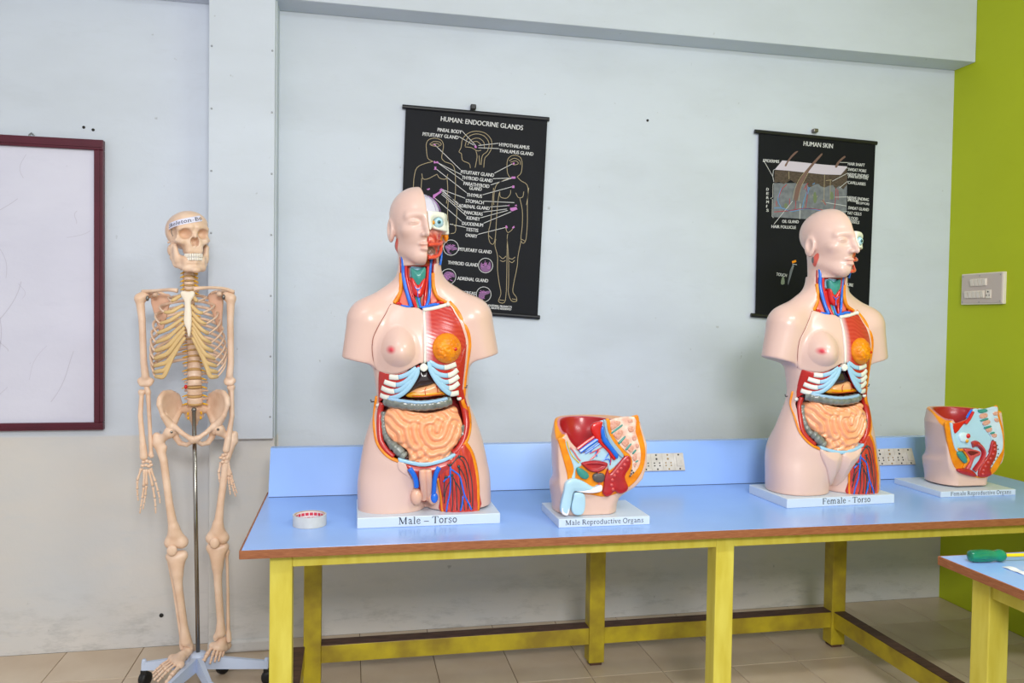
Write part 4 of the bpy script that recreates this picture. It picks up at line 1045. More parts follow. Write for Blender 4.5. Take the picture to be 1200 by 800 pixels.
# ------------------------------------------------------------------ sagittal pelvis models on small plinths
M_lining = mat('peritoneum_blue', (178, 214, 234), .3, coat=.3, noise=.06, nscale=12)
M_orgred = mat('organ_red', (186, 34, 44), .3, coat=.4, noise=.25, nscale=30)
M_org2 = mat('organ_red_light', (206, 78, 80), .3, coat=.4)
M_vert = mat('vertebra_cream', (236, 226, 214), .4, rgb2=(226, 176, 160), nscale=46)
M_vert2 = mat('vertebra_pink', (226, 178, 162), .45, rgb2=(206, 140, 120), nscale=160)
M_grey = mat('gland_grey', (88, 84, 84), .35)
M_pale = mat('pale_tissue', (240, 232, 238), .35)
def pelvis_hull(o, yc, xl, xr, top, dip, bowl, bowl_r):
    """half pelvis on a thigh stump; x limits follow tables (z, x)"""
    xl = np.array(xl); xr = np.array(xr)
    def fn(X, Y, Z):
        a0 = np.interp(Z, xl[:, 0], xl[:, 1]); a1 = np.interp(Z, xr[:, 0], xr[:, 1])
        cx, a = (a0+a1)/2, (a1-a0)/2
        u = np.clip((Z-.06)/.05, 0, 1); yb = .185
        q = (np.abs((X-cx)/a)**2.4+np.abs((Y-yc-.048)/(yb-.036))**2.4)**(1/2.4); d = (q-1)*a
        d = smax(d, yc-Y, .004)
        # round thigh stump
        s = np.sqrt(np.abs((X-(xl[0, 1]+xr[0, 1])/2)/((xr[0, 1]-xl[0, 1])/2))**2.3+np.abs((Y-yc-.088)/.102)**2.3); e = smax((s-1)*.1, Z-.11, .01)
        d = smax(smin(smax(d, .085-Z, .05), e, .05), yc-Y, .004)
        zt = top-dip*np.exp(-((X-a0)/.035)**2-((Y-yc)/.07)**2)
        d = smax(d, Z-zt, .004)
        return smax(smax(d, -s_ell(X, Y, Z, bowl, bowl_r), .004), .0275-Z, .001)
    me, V = sdf_mesh(fn, (xl[:, 1].min()-.012, yc-.03, .02), (xr[:, 1].max()+.012, yc+.215, top+.01), .0034, 1)
    kb = np.sqrt(((V[:, 0]-bowl[0])/bowl_r[0])**2+((V[:, 1]-bowl[1])/bowl_r[1])**2+((V[:, 2]-bowl[2])/bowl_r[2])**2)
    col = np.tile(np.array(lin((220, 186, 173))), (len(V), 1))
    zt = top-dip*np.exp(-((V[:, 0]-np.interp(V[:, 2], xl[:, 0], xl[:, 1]))/.035)**2-((V[:, 1]-yc)/.07)**2)
    col = mixc(col, lin((240, 150, 20)), (V[:, 2]-zt+.008)/.003*(kb > 1.0))
    nb = 1.10
    col = mixc(col, lin((206, 120, 130)), ((V[:, 2]-zt+.010)/.004)*(kb < nb)*(kb > 1.02))
    col = mixc(col, lin((168, 22, 34)), (1.03-kb)/.012); paint(me, V, col)
    return me
def build_pelvis(name, org, yc, K, hull, label):
    """K maps traced outline points into photo pixels; yc = local depth of the cut plane"""
    root = empty(name, tuple(org)); org = np.array(org)
    def w2(pts): return np.array([(at(*K(p), org[1]+yc)-org)[[0, 2]] for p in pts])
    ffn = lambda x, z: np.asarray(x)*0+np.asarray(z)*0-yc
    link('body', hull, M_skinv, root, True)
    def flat(nm, pts, m, off=0, th=.003, h=None, par=None, res=.0019, loop=3, k=.0025):
        me = pad(w2(pts), off-.001, th, h, res, k, back=.006, loop=loop, front_fn=ffn)
        return link(nm, me, m, par or root, True)
    def tub(nm, pts, r, m, off=.003, par=None, fl=None, n=5):
        q = smoothline(w2(pts), n); P = [(a, yc-off, b) for a, b in q]
        return MB().tube(P, r, 8, flat=fl).build(nm, m, par or root, True)
    return root, flat, tub, w2
def dome(h, wd): return lambda X, Z, d: h*np.clip(d/wd, 0, 1)**.5
# male section
o = (.795, 2.50, .70); yc = -.085
K4 = lambda p: (640+p[0]/5.923, 475+p[1]/5.923)
xl = [(.027, -.140), (.075, -.136), (.10, -.139), (.18, -.149), (.27, -.153), (.33, -.140)]
xr = [(.027, .070), (.075, .075), (.10, .105), (.14, .140), (.18, .153), (.25, .153), (.30, .135), (.34, .122)]
hull = pelvis_hull(o, yc, xl, xr, .328, .055, (-.045, yc+.035, .345), (.088, .115, .118))
pm, fl_, tb_, w2_ = build_pelvis('pelvis_model', o, yc, K4, hull, '')
fl_('fat_layer', [(82, 228), (130, 234), (152, 290), (200, 380), (240, 400), (420, 440), (560, 350), (560, 250), (500, 130), (560, 90), (612, 70), (640, 72), (652, 150), (680, 255), (690, 340), (672, 440), (625, 520), (570, 568), (520, 600), (410, 632), (330, 622), (180, 590), (150, 520), (146, 480), (120, 380), (92, 280)], M_fat, 0, .004)
fl_('abdominal_wall', [(132, 236), (165, 300), (205, 370), (240, 400), (240, 420), (205, 440), (200, 500), (175, 500), (190, 440), (165, 360), (140, 290)], M_lining, .002, .004)
fl_('peritoneum', [(165, 300), (205, 310), (260, 330), (330, 215), (340, 130), (400, 100), (430, 110), (460, 200), (500, 270), (535, 330), (530, 365), (440, 452), (415, 400), (330, 380), (240, 402), (200, 370)], M_lining, .001, .004, None)
fl_('sacral_fat', [(410, 98), (440, 100), (455, 190), (520, 290), (580, 350), (560, 372), (500, 300), (440, 220)], M_fat, .004, .004)
fl_('spine_bed', [(435, 102), (610, 78), (618, 180), (642, 260), (655, 340), (640, 425), (575, 495), (590, 440), (590, 360), (520, 290), (455, 190)], M_vert, .003, .004)
for q in ([(445, 110), (505, 105), (508, 128), (448, 170)], [(465, 195), (515, 165), (530, 190), (500, 235), (480, 225)], [(515, 250), (555, 225), (570, 260), (545, 285)], [(560, 300), (595, 270), (603, 300), (585, 325)], [(595, 350), (622, 330), (625, 370), (605, 385)], [(600, 400), (625, 390), (612, 430)]): fl_('vertebra', q, M_vert2, .006, .004)
for q in ([(448, 184), (520, 130), (522, 142), (455, 192)], [(495, 255), (540, 210), (546, 218), (508, 264)], [(545, 300), (580, 262), (587, 268), (555, 308)], [(592, 328), (616, 302), (621, 310), (600, 336)], [(612, 388), (632, 376), (634, 384), (616, 394)]): fl_('disc', q, M_teal, .007, .004)
for q in ([(560, 95), (590, 90), (598, 115), (570, 118)], [(560, 150), (595, 140), (605, 175), (575, 185)], [(590, 210), (615, 205), (625, 235), (600, 245)], [(615, 265), (635, 262), (640, 290), (622, 292)]): fl_('spinous_process', q, M_vert2, .006, .003)
for q in ((590, 448), (600, 462), (585, 470), (578, 485)):
    c = w2_([q])[0]; MB().ball((c[0], yc-.008, c[1]), .0032, 8).build('sacral_nerve', M_grey, pm, True)
# vessels in front of the sacrum
tb_('artery', [(215, 300), (270, 258), (330, 216)], .0060, M_brt, .004); tb_('vein', [(232, 318), (290, 275), (352, 232)], .0075, M_bluev, .006)
tb_('vein', [(268, 330), (320, 295), (365, 262)], .0040, M_bluev, .005)
fl_('iliac_artery', [(305, 160), (325, 120), (385, 108), (380, 150), (375, 205), (385, 250), (440, 310), (478, 365), (462, 372), (420, 318), (365, 262), (330, 220)], M_brt, .006, .005, dome(.004, .01))
fl_('iliac_vein', [(370, 165), (392, 140), (405, 210), (445, 270), (490, 330), (490, 360), (476, 362), (430, 300), (385, 245)], M_bluev, .009, .005, dome(.005, .01))
fl_('ureter_wall', [(392, 105), (412, 104), (425, 180), (470, 260), (530, 335), (520, 360), (470, 310), (420, 230)], mat('pale_steel_blue', (150, 178, 200), .3, coat=.3), .008, .004)
for c, mm in (([(300, 330), (350, 305), (400, 280)], M_brt), ([(300, 375), (340, 340), (370, 310)], M_brt), ([(320, 365), (345, 330), (360, 300)], M_brt), ([(345, 310), (342, 335), (350, 350)], M_bluev), ([(385, 385), (410, 360), (430, 330)], M_bluev), ([(395, 375), (430, 370), (440, 395)], M_bluev),
              ([(430, 320), (445, 360), (440, 410)], M_brt), ([(440, 330), (460, 370), (468, 372)], M_brt), ([(330, 280), (310, 310), (306, 330)], M_bluev)): tb_('vessel', c, .0018, mm, .007)
tb_('vas_deferens', [(165, 290), (190, 320), (215, 360), (235, 382)], .0026, mat('cord_pink', (214, 120, 130), .35), .006)
tb_('nerve_yellow', [(140, 245), (155, 300), (180, 350), (225, 395)], .0018, mat('nerve_yellow', (220, 190, 40), .4), .007)
bl = fl_('bladder', [(240, 398), (280, 384), (340, 380), (395, 388), (425, 402), (400, 440), (350, 462), (300, 455), (265, 430)], M_orgred, .004, .006, lambda X, Z, d: .006*np.clip(1-np.abs(d-.006)/.006, 0, 1))
fl_('bladder_hollow', [(262, 404), (330, 395), (400, 405), (370, 440), (320, 442), (285, 430)], mat('hollow_red', (112, 20, 30), .4, coat=.2), .006, .0035, None, bl)
fl_('pubic_symphysis', [(207, 430), (235, 430), (280, 460), (292, 490), (270, 508), (235, 495), (212, 465)], M_teal, .006, .006, dome(.003, .01))
fl_('prostate', [(320, 480), (345, 466), (390, 468), (402, 490), (390, 525), (350, 530), (322, 512)], M_grey, .005, .006, dome(.004, .01))
tb_('urethra', [(350, 440), (362, 480), (368, 520), (345, 560), (300, 585), (240, 580), (190, 582), (165, 620), (150, 690), (135, 740)], .0022, M_org2, .009)
fl_('rectum', [(435, 470), (480, 420), (545, 345), (580, 360), (578, 420), (540, 490), (565, 570), (520, 608), (485, 600), (470, 590), (440, 620), (410, 628), (385, 600), (395, 560), (400, 500), (425, 430)], M_orgred, .004, .007, dome(.004, .012))
lum = []
for q in ((555, 375), (535, 405), (510, 430), (485, 455), (465, 480), (450, 510), (445, 545), (455, 575)):
    c = w2_([q])[0]; MB().ball((c[0], yc-.014, c[1]), (.0055, .003, .005), 10).build('rectal_fold', M_org2, pm, True)
pn = fl_('penis_section', [(180, 500), (250, 520), (320, 560), (355, 545), (378, 560), (368, 590), (300, 598), (210, 590), (182, 600), (165, 680), (150, 745), (128, 756), (98, 735), (95, 690), (118, 590), (130, 530)], M_lining, .005, .010, dome(.004, .012))
fl_('corpus', [(255, 585), (330, 560), (372, 545), (380, 560), (370, 590), (290, 602), (200, 588)], M_pale, .014, .005)
fl_('glans', [(105, 690), (150, 690), (148, 745), (128, 757), (100, 738)], M_pale, .012, .006)
fl_('scrotum_section', [(190, 600), (240, 600), (262, 625), (262, 700), (245, 745), (205, 755), (175, 735), (168, 690), (180, 640)], M_lining, .004, .012, dome(.004, .015))
plinth(pm, -.153, .149, -.119, .110, .0275, 'Male Reproductive Organs', .0225, -.002)
tag(pm, 'section model of a male pelvis on a small plinth, between the two torsos', 'model')
# female section
o = (2.40, 2.735, .70); yc = -.085
K5 = lambda p: (1070+p[0]/6.667, 465+p[1]/6.667)
xl = [(.022, -.129), (.06, -.124), (.10, -.127), (.18, -.140), (.27, -.147), (.33, -.130)]
xr = [(.022, .085), (.055, .09), (.075, .115), (.10, .118), (.15, .128), (.22, .126), (.28, .116), (.36, .100)]
hull = pelvis_hull(o, yc, xl, xr, .320, .055, (-.030, yc+.045, .335), (.098, .120, .100))
pf, fl_, tb_, w2_ = build_pelvis('pelvis_model', o, yc, K5, hull, '')
fl_('fat_layer', [(248, 205), (282, 208), (300, 320), (345, 420), (420, 500), (560, 560), (660, 430), (690, 330), (660, 200), (600, 110), (640, 72), (658, 70), (675, 150), (704, 260), (712, 400), (692, 495), (640, 585), (560, 632), (470, 625), (370, 585), (318, 540), (285, 440), (258, 300)], M_fat, 0, .004)
fl_('peritoneum', [(285, 210), (315, 280), (380, 215), (420, 170), (452, 110), (500, 92), (520, 180), (560, 250), (605, 320), (600, 370), (560, 470), (500, 440), (440, 400), (350, 400), (325, 400), (300, 310)], M_lining, .001, .005)
fl_('abdominal_wall', [(284, 208), (304, 212), (318, 300), (345, 400), (345, 430), (320, 400), (298, 310)], M_lining, .004, .004)
fl_('spine_bed', [(505, 95), (560, 92), (650, 75), (655, 150), (690, 280), (695, 400), (650, 480), (600, 560), (590, 590), (560, 610), (480, 612), (470, 560), (560, 470), (610, 340), (560, 250), (520, 180)], mat('pale_blue_bone', (206, 222, 236), .4, rgb2=(190, 210, 230), nscale=30), .003, .004)
for q in ([(512, 135), (565, 125), (570, 155), (520, 168)], [(535, 190), (585, 178), (590, 205), (545, 222)], [(558, 245), (600, 235), (605, 262), (572, 275)], [(600, 290), (640, 285), (642, 310), (615, 315)], [(615, 120), (650, 112), (652, 140), (620, 142)], [(625, 165), (660, 170), (655, 195), (630, 190)]): fl_('vertebra', q, M_vert2, .006, .004)
for q in ([(496, 100), (560, 92), (568, 112), (515, 126)], [(518, 178), (570, 162), (574, 176), (524, 190)], [(545, 235), (595, 220), (598, 234), (552, 250)], [(590, 280), (622, 268), (625, 282), (598, 290)]): fl_('disc', q, M_teal, .007, .004)
for q in ((612, 335), (632, 350), (645, 375), (652, 405), (655, 440), (645, 465), (625, 490), (608, 520), (595, 550)):
    c = w2_([q])[0]; MB().ball((c[0], yc-.008, c[1]), .0026, 8).build('sacral_nerve', M_grey, pf, True)
fl_('iliac_muscle', [(300, 215), (340, 200), (420, 170), (430, 130), (452, 110), (445, 160), (410, 215), (385, 210), (320, 285)], M_brt, .005, .005)
tb_('vein', [(405, 160), (425, 125), (445, 98)], .0040, M_bluev, .009)
tb_('artery', [(395, 205), (425, 165), (452, 112)], .0062, M_brt, .010)
ov = fl_('ovary_bed', [(345, 300), (370, 275), (425, 285), (435, 320), (405, 350), (360, 345)], mat('pale_cyan', (206, 228, 238), .3, coat=.3), .005, .005, dome(.004, .01))
c = w2_([(410, 300)])[0]; MB().ball((c[0], yc-.014, c[1]), (.0085, .006, .0095), 12).build('ovary', M_brt, pf, True)
c = w2_([(402, 340)])[0]; MB().ball((c[0], yc-.013, c[1]), (.0065, .005, .0075), 12).build('fimbria', M_oment, pf, True)
fl_('perineal_bed', [(430, 470), (560, 440), (600, 480), (540, 600), (480, 615), (400, 570)], M_lining, .001, .004)
P = [(448, 372), (480, 362), (515, 385), (540, 430), (525, 490), (490, 540), (465, 575)]
tb_('uterus', P, [.012*(1 if i < 8 else .8) for i in range(31)], M_orgred, .006); tb_('uterine_cavity', P[1:], .0032, M_org2, .016)
fl_('bladder', [(385, 408), (440, 405), (505, 420), (508, 450), (470, 470), (450, 510), (430, 560), (400, 555), (430, 490)], M_org2, .005, .007, dome(.004, .01))
fl_('bladder_hollow', [(400, 418), (450, 415), (495, 428), (470, 452), (435, 462)], MATS['hollow_red'], .012, .004)
tb_('fat_pad', [(338, 400), (352, 412), (375, 410)], .0045, M_fat, .007)
fl_('pubic_symphysis', [(335, 430), (370, 425), (410, 490), (395, 515), (375, 505), (340, 460)], M_teal, .006, .006, dome(.003, .01))
fl_('fat_fold', [(372, 405), (432, 470), (428, 500), (398, 545), (378, 550), (405, 490), (412, 475)], M_fat, .007, .004)
fl_('rectum', [(600, 350), (630, 345), (642, 400), (630, 470), (590, 550), (600, 600), (560, 622), (500, 620), (498, 570), (530, 510), (580, 440)], M_orgred, .004, .007, dome(.004, .012))
for q in ((615, 375), (618, 405), (605, 440), (585, 475), (565, 505), (545, 535), (530, 565), (525, 595)):
    c = w2_([q])[0]; MB().ball((c[0], yc-.014, c[1]), (.0055, .003, .005), 10).build('rectal_fold', M_org2, pf, True)
fl_('labium', [(335, 562), (380, 555), (440, 565), (480, 600), (478, 620), (420, 612), (350, 588)], M_orgred, .005, .006, dome(.004, .01))
plinth(pf, -.205, .128, -.138, .125, .0225, 'Female Reproductive Organs', .0215, -.028)
tag(pf, 'section model of a female pelvis on a small plinth, near the green wall', 'model')
# ------------------------------------------------------------------ hanging charts (flat print on black cloth, wooden rails)
M_cloth = mat('black_chart_cloth', (17, 19, 27), .62, noise=.15, nscale=6, bump=.1, bscale=12, spec=.25)
M_rail = mat('black_rail', (26, 26, 30), .4)
M_ptxt = mat('chart_white_ink', (214, 214, 216), .7)
M_pline = mat('chart_cream_line', (176, 160, 128), .7)
M_plil = mat('chart_lilac', (190, 120, 190), .7)
M_nail = mat('nail_steel', (120, 116, 110), .4, .7)
PY = 3.392
class Chart:
    def __init__(s, name, corners, rails, label):
        s.o = np.array(at(*corners[0], PY)); s.root = empty(name, tuple(s.o)); s.n = {}; s.lv = 0
        c = [at(*q, PY)-s.o for q in corners]; nx, nz = 14, 18; vs = []; fs = []
        for j in range(nz+1):
            for i in range(nx+1):
                u, v = i/nx, j/nz; p = (c[0]*(1-u)+c[1]*u)*(1-v)+(c[3]*(1-u)+c[2]*u)*v
                vs.append((p[0], 0, p[2]))
        n = len(vs); vs += [(a, .0012, b) for a, _, b in vs]
        for j in range(nz):
            for i in range(nx):
                a = j*(nx+1)+i; fs.append((a, a+nx+1, a+nx+2, a+1)); fs.append((n+a, n+a+1, n+a+nx+2, n+a+nx+1))
        ring = [i for i in range(nx+1)]+[j*(nx+1)+nx for j in range(1, nz+1)]+[nz*(nx+1)+i for i in range(nx-1, -1, -1)]+[j*(nx+1) for j in range(nz-1, 0, -1)]
        for k in range(len(ring)): a, b = ring[k], ring[(k+1) % len(ring)]; fs.append((a, b, n+b, n+a))
        s.sheet = MB().add(vs, fs).build('sheet', M_cloth, s.root)
        for (a, b) in rails:
            p, q = at(*a, PY)-s.o, at(*b, PY)-s.o
            MB().tube([p, q], .0095, 12, flat=.8).build('rail', M_rail, s.root, True)
        tag(s.root, label, 'wall chart')
    def xf(s, x, y): q = at(x, y, PY)-s.o; return q[0], q[2]
    def text(s, txt, x0, y0, x1, y1, h, m=None):
        vs, fs = text_mesh(txt, 1, 'LEFT', .0); v = np.array(vs); lo, hi = v.min(0), v.max(0)
        d = np.array([x1-x0, y1-y0]); Ln = np.hypot(*d); d = d/Ln; nrm = np.array([d[1], -d[0]])
        out = []
        for a in v:
            u = (a[0]-lo[0])/(hi[0]-lo[0])*Ln; w_ = (a[1]-.35)/.7*h
            q = np.array([x0, y0])+d*u+nrm*w_; X, Z = s.xf(*q); out.append((X, -.0010, Z))
        n = len(out); out += [(a+.0009, b-.0001, c) for a, b, c in out]; fs = fs+[tuple(i+n for i in f) for f in fs]
        o = MB().add(out, fs).build('lettering', m or M_ptxt, s.sheet); o['kind'] = 'stuff'; return o
    def lines(s, name, m, polys, wd=.7, sm=0, y=-.0008):
        mb = MB()
        for p in polys:
            p = smoothline(p, sm) if sm and len(p) > 2 else p
            q = [s.xf(*a) for a in p]; ribbon(mb, q, wd*.0037, y)
        o = mb.build(name, m, s.sheet); o['kind'] = 'stuff'; return o
    def fill(s, name, m, poly, y=-.0007, sm=0):
        p = smoothloop(poly, sm) if sm else poly
        q = [s.xf(*a) for a in p]; n = len(q)
        return MB().add([(a, y, b) for a, b in q], [tuple(range(n))]).build(name, m, s.sheet)
def A(pts): return [(470+x/6.4, 115+y/6.4) for x, y in pts]
def B_(pts): return [(500+x/5, 220+y/5) for x, y in pts]
ch = Chart('wall_chart', [(475.5, 126), (641.5, 141.5), (630, 371), (467, 359)], [((471.5, 124.8), (643.5, 139.8)), ((463, 358.8), (632.5, 371.8))], 'black roller chart of human endocrine glands behind the left torso')
p = np.array(at(554.5, 127, PY))-ch.o
MB().box(p[0]-.012, p[0]+.012, -.012, .012, p[2]-.006, p[2]+.016, .004).build('hanger', M_rail, ch.root)
ch.text('HUMAN: ENDOCRINE GLANDS', *A([(300, 138)])[0], *A([(915, 207)])[0], 5.6)
for t, a, b in (('PINEAL BODY', (275, 224), (455, 243)), ('PITUITARY GLAND', (163, 257), (430, 284)), ('HYPOTHALAMUS', (737, 335), (962, 360)), ('THALAMUS GLAND', (737, 381), (992, 408)), ('PITUITARY GLAND', (450, 540), (697, 567)),
                ('THYROID GLAND', (457, 582), (685, 608)), ('PARATHYROID', (470, 627), (662, 650)), ('GLAND', (513, 661), (605, 671)), ('THYMUS', (492, 712), (607, 724)), ('STOMACH', (485, 757), (620, 772))):
    ch.text(t, *A([a])[0], *A([b])[0], 4.1)
for t, a, b in (('ADRENAL GLAND', (187, 95), (368, 112)), ('PANCREAS', (220, 134), (328, 145)), ('KIDNEY', (235, 166), (313, 175)), ('DUODENUM', (208, 199), (330, 210)), ('TESTIS', (230, 234), (302, 241)), ('OVARY', (228, 268), (297, 275)),
                ('PITUITARY GLAND', (188, 350), (380, 368)), ('THYROID GLAND', (125, 428), (300, 444)), ('ADRENAL GLAND', (180, 520), (360, 536)), ('PANCREAS', (172, 600), (287, 611))):
    ch.text(t, *B_([a])[0], *B_([b])[0], 4.0)
ch.text('BY INDUSTRIAL PRODUCTS', *B_([(330, 681)])[0], *B_([(498, 693)])[0], 2.3); ch.text('ALL RIGHTS RESERVED', *B_([(350, 696)])[0], *B_([(495, 707)])[0], 2.3)
lead = [A(q) for q in ([(458, 247), (560, 355)], [(432, 287), (545, 352)], [(732, 338), (580, 355)], [(732, 378), (580, 372)], [(446, 537), (255, 352)], [(700, 562), (835, 492)], [(455, 575), (275, 484)], [(688, 604), (835, 598)], [(468, 622), (280, 488)], [(672, 650), (830, 600)],
                            [(490, 708), (262, 530)], [(612, 724), (832, 664)], [(480, 750), (305, 684)], [(622, 772), (850, 783)], [(430, 790), (300, 690)])]
lead += [B_(q) for q in ([(372, 112), (480, 104)], [(332, 142), (470, 124)], [(318, 175), (475, 132)], [(334, 207), (495, 140)], [(302, 272), (462, 232)], [(186, 98), (92, 12)], [(216, 135), (92, 30)], [(232, 165), (88, 38)], [(205, 196), (50, 62)], [(228, 232), (135, 212)])]
ch.lines('leader_lines', M_ptxt, lead, .62)
fig = [A(q) for q in ([(240, 475), (200, 450), (190, 380), (190, 340), (210, 310), (255, 300), (300, 315), (318, 350), (312, 400), (305, 450), (330, 478)], [(240, 475), (180, 490), (120, 520), (98, 590), (92, 680)], [(330, 478), (385, 500), (405, 560), (408, 700), (400, 800)],
                          [(155, 565), (165, 605), (200, 605), (250, 580), (270, 570)], [(270, 570), (290, 600), (335, 606), (350, 570)], [(345, 600), (350, 690), (340, 790)], [(155, 600), (150, 680)],
                          [(520, 525), (510, 490), (465, 470), (455, 440), (452, 415), (434, 402), (450, 370), (460, 310), (500, 265), (560, 248), (630, 262), (675, 310), (680, 370), (655, 420), (628, 450), (620, 520)],
                          [(480, 360), (500, 295), (560, 268), (625, 285), (660, 340), (645, 400), (610, 430), (600, 500)], [(500, 350), (530, 310), (580, 300), (620, 330), (625, 380)], [(560, 390), (570, 440), (555, 520)], [(480, 365), (530, 372), (570, 395), (600, 390)], [(585, 430), (590, 500)], [(530, 330), (570, 325), (600, 350)],
                          [(215, 345), (245, 325), (290, 330), (300, 350), (270, 362), (230, 355), (215, 345)], [(225, 350), (260, 340), (290, 348)],
                          [(820, 598), (798, 560), (795, 480), (815, 440), (855, 428), (895, 445), (908, 490), (900, 560), (870, 590)], [(810, 470), (850, 450), (890, 470), (895, 500)], [(820, 480), (860, 470), (880, 490), (850, 500), (825, 490)],
                          [(820, 598), (760, 620), (715, 650), (697, 720), (695, 800)], [(870, 590), (900, 620), (945, 650), (952, 720), (940, 800)], [(740, 700), (745, 740), (790, 750), (818, 720), (822, 690)], [(860, 710), (880, 745), (912, 740), (920, 700)])]
fig += [B_(q) for q in ([(392, 0), (385, 80), (375, 200), (362, 260), (368, 315), (390, 330), (402, 290), (408, 200), (415, 100), (425, 30)], [(598, 0), (590, 90), (590, 200), (582, 300), (565, 325), (552, 300), (560, 220), (560, 130), (545, 60)], [(405, 300), (400, 340), (415, 400), (415, 480), (425, 560), (435, 620), (420, 665), (455, 672), (465, 620), (468, 560), (470, 430), (472, 300)],
                            [(475, 270), (472, 300), (480, 420), (480, 560), (478, 610), (495, 660), (525, 665), (525, 640), (505, 610), (510, 560), (530, 460), (535, 400), (555, 300)], [(462, 232), (475, 262), (500, 245), (505, 235)], [(425, 398), (445, 415), (465, 400)], [(480, 410), (500, 418), (518, 405)], [(430, 425), (448, 432), (462, 425)], [(485, 430), (500, 438), (515, 425)],
                            [(150, 210), (170, 230), (165, 262), (140, 268)], [(128, 60), (122, 150), (130, 230)], [(178, 80), (175, 180), (170, 230)], [(75, 320), (65, 400), (70, 470), (62, 560)], [(365, 280), (385, 300)], [(555, 300), (575, 312)], [(420, 655), (455, 660)], [(500, 650), (525, 655)])]
ch.lines('figure_outline', M_pline, fig, .62, 3)
for c, r in (((142, 350), 44), ((345, 455), 42), ((127, 520), 44), ((334, 624), 43)):
    th_ = np.linspace(0, 2*PI, 33); ch.lines('inset_ring', M_ptxt, [B_([(c[0]+r*math.cos(t), c[1]+r*1.02*math.sin(t)) for t in th_])], .62)
rd = random.Random(4)
def scrib(c, pts): return B_([(c[0]+a, c[1]+b) for a, b in pts])
M_pl2 = mat('chart_dull_violet', (132, 92, 138), .7)
ch.fill('gland', M_pl2, scrib((142, 350), [(-36, -8), (-10, -14), (15, -8), (38, 5), (30, 14), (0, 8), (-10, 25), (5, 36), (-15, 34), (-25, 15)]), -.0007, 3)
ch.fill('gland', M_pl2, scrib((345, 455), [(-25, -20), (-10, 5), (-2, -35), (6, 5), (25, -25), (32, 10), (20, 35), (-15, 36), (-32, 12)]), -.0007, 2)
ch.fill('gland', M_pl2, scrib((127, 520), [(-35, 25), (-30, -10), (-5, -30), (30, -20), (36, 5), (15, 0), (0, 20), (-20, 34)]), -.0007, 3)
ch.fill('gland', M_pl2, scrib((334, 624), [(-30, 10), (-20, -12), (10, -18), (35, -20), (32, -5), (8, 5), (-5, 30), (-25, 32)]), -.0007, 3)
vein_l = []
for c in ((142, 350), (345, 455), (127, 520), (334, 624)):
    for k in range(7):
        x, y = c[0]+rd.uniform(-20, 20), c[1]+rd.uniform(-18, 22); vein_l.append(B_([(x-8, y-4+rd.uniform(-6, 6)), (x, y), (x+9, y+rd.uniform(-7, 7))]))
ch.lines('gland_detail', M_plil, vein_l, .6, 3, -.0009)
for q in (A([(243, 474), (252, 470), (260, 480), (270, 472), (282, 480), (280, 490), (262, 486), (248, 490)]), A([(248, 514), (266, 514), (262, 524), (270, 536), (246, 536), (252, 524)]), A([(238, 745), (240, 725), (270, 710), (300, 690), (304, 705), (280, 722), (258, 740), (250, 755)]), A([(190, 684), (212, 674), (218, 682), (205, 690)]), A([(285, 690), (300, 676), (318, 684), (305, 692)]),
          A([(552, 352), (565, 358), (568, 372), (556, 376), (550, 364)]), A([(240, 346), (255, 344), (262, 352), (250, 356)]), A([(828, 588), (858, 588), (858, 604), (828, 604)]), A([(834, 655), (850, 655), (850, 674), (832, 674)]), A([(836, 485), (852, 482), (850, 496), (838, 498)]),
          B_([(488, 118), (525, 112), (532, 126), (500, 138), (490, 130)]), B_([(474, 104), (484, 98), (484, 108)]), B_([(514, 104), (526, 98), (530, 108)]), B_([(460, 224), (468, 220), (475, 232), (468, 240)]), B_([(500, 232), (512, 222), (516, 232), (505, 240)])):
    ch.fill('gland', M_plil, q, -.0010)

# skin chart
def S(pts): return [(880+x/6.667, 150+y/6.667) for x, y in pts]
def T7(pts): return [(870+x/7.275, 270+y/7.275) for x, y in pts]
c2 = Chart('wall_chart', [(889.5, 155), (1026, 168.5), (1017.5, 380), (885.3, 369)], [((884.5, 153.8), (1027.5, 167.8)), ((880, 369), (1022, 380.5))], 'black roller chart of human skin behind the right torso')
p = np.array(at(955, 154.5, PY))-c2.o
MB().box(p[0]-.012, p[0]+.012, -.012, .012, p[2]-.004, p[2]+.014, .004).build('hanger', M_nail, c2.root)
c2.text('HUMAN SKIN', *S([(412, 104)])[0], *S([(640, 126)])[0], 5.4)
M_s1 = mat('chart_skin_surface', (206, 196, 212), .7); M_s2 = mat('chart_epidermis', (98, 82, 70), .7, rgb2=(62, 52, 46), nscale=60, wave=(1, 1, 4))
M_s3 = mat('chart_dermis', (126, 130, 136), .7, rgb2=(104, 108, 116), nscale=40); M_s4 = mat('chart_hair', (120, 92, 84), .7); M_s5 = mat('chart_red', (176, 50, 62), .7); M_s6 = mat('chart_blue', (90, 150, 206), .7); M_s7 = mat('chart_sage', (110, 124, 92), .7)
c2.fill('skin_surface', M_s1, S([(185, 325), (245, 253), (400, 268), (560, 285), (752, 300), (735, 330), (700, 366), (560, 362), (400, 345), (280, 332)]))
c2.fill('skin_layer', M_s3, S([(180, 430), (440, 430), (700, 450), (750, 440), (748, 640), (715, 720), (500, 715), (170, 695)]), -.0005)
c2.fill('skin_layer', M_s2, S([(185, 328), (280, 334), (400, 347), (560, 364), (700, 368), (750, 308), (752, 440), (720, 480), (690, 450), (660, 475), (640, 445), (610, 450), (575, 465), (545, 455), (525, 432), (490, 445), (455, 470), (435, 430), (405, 435), (370, 445), (340, 425), (310, 405), (280, 425), (255, 438), (220, 420), (182, 428)]))
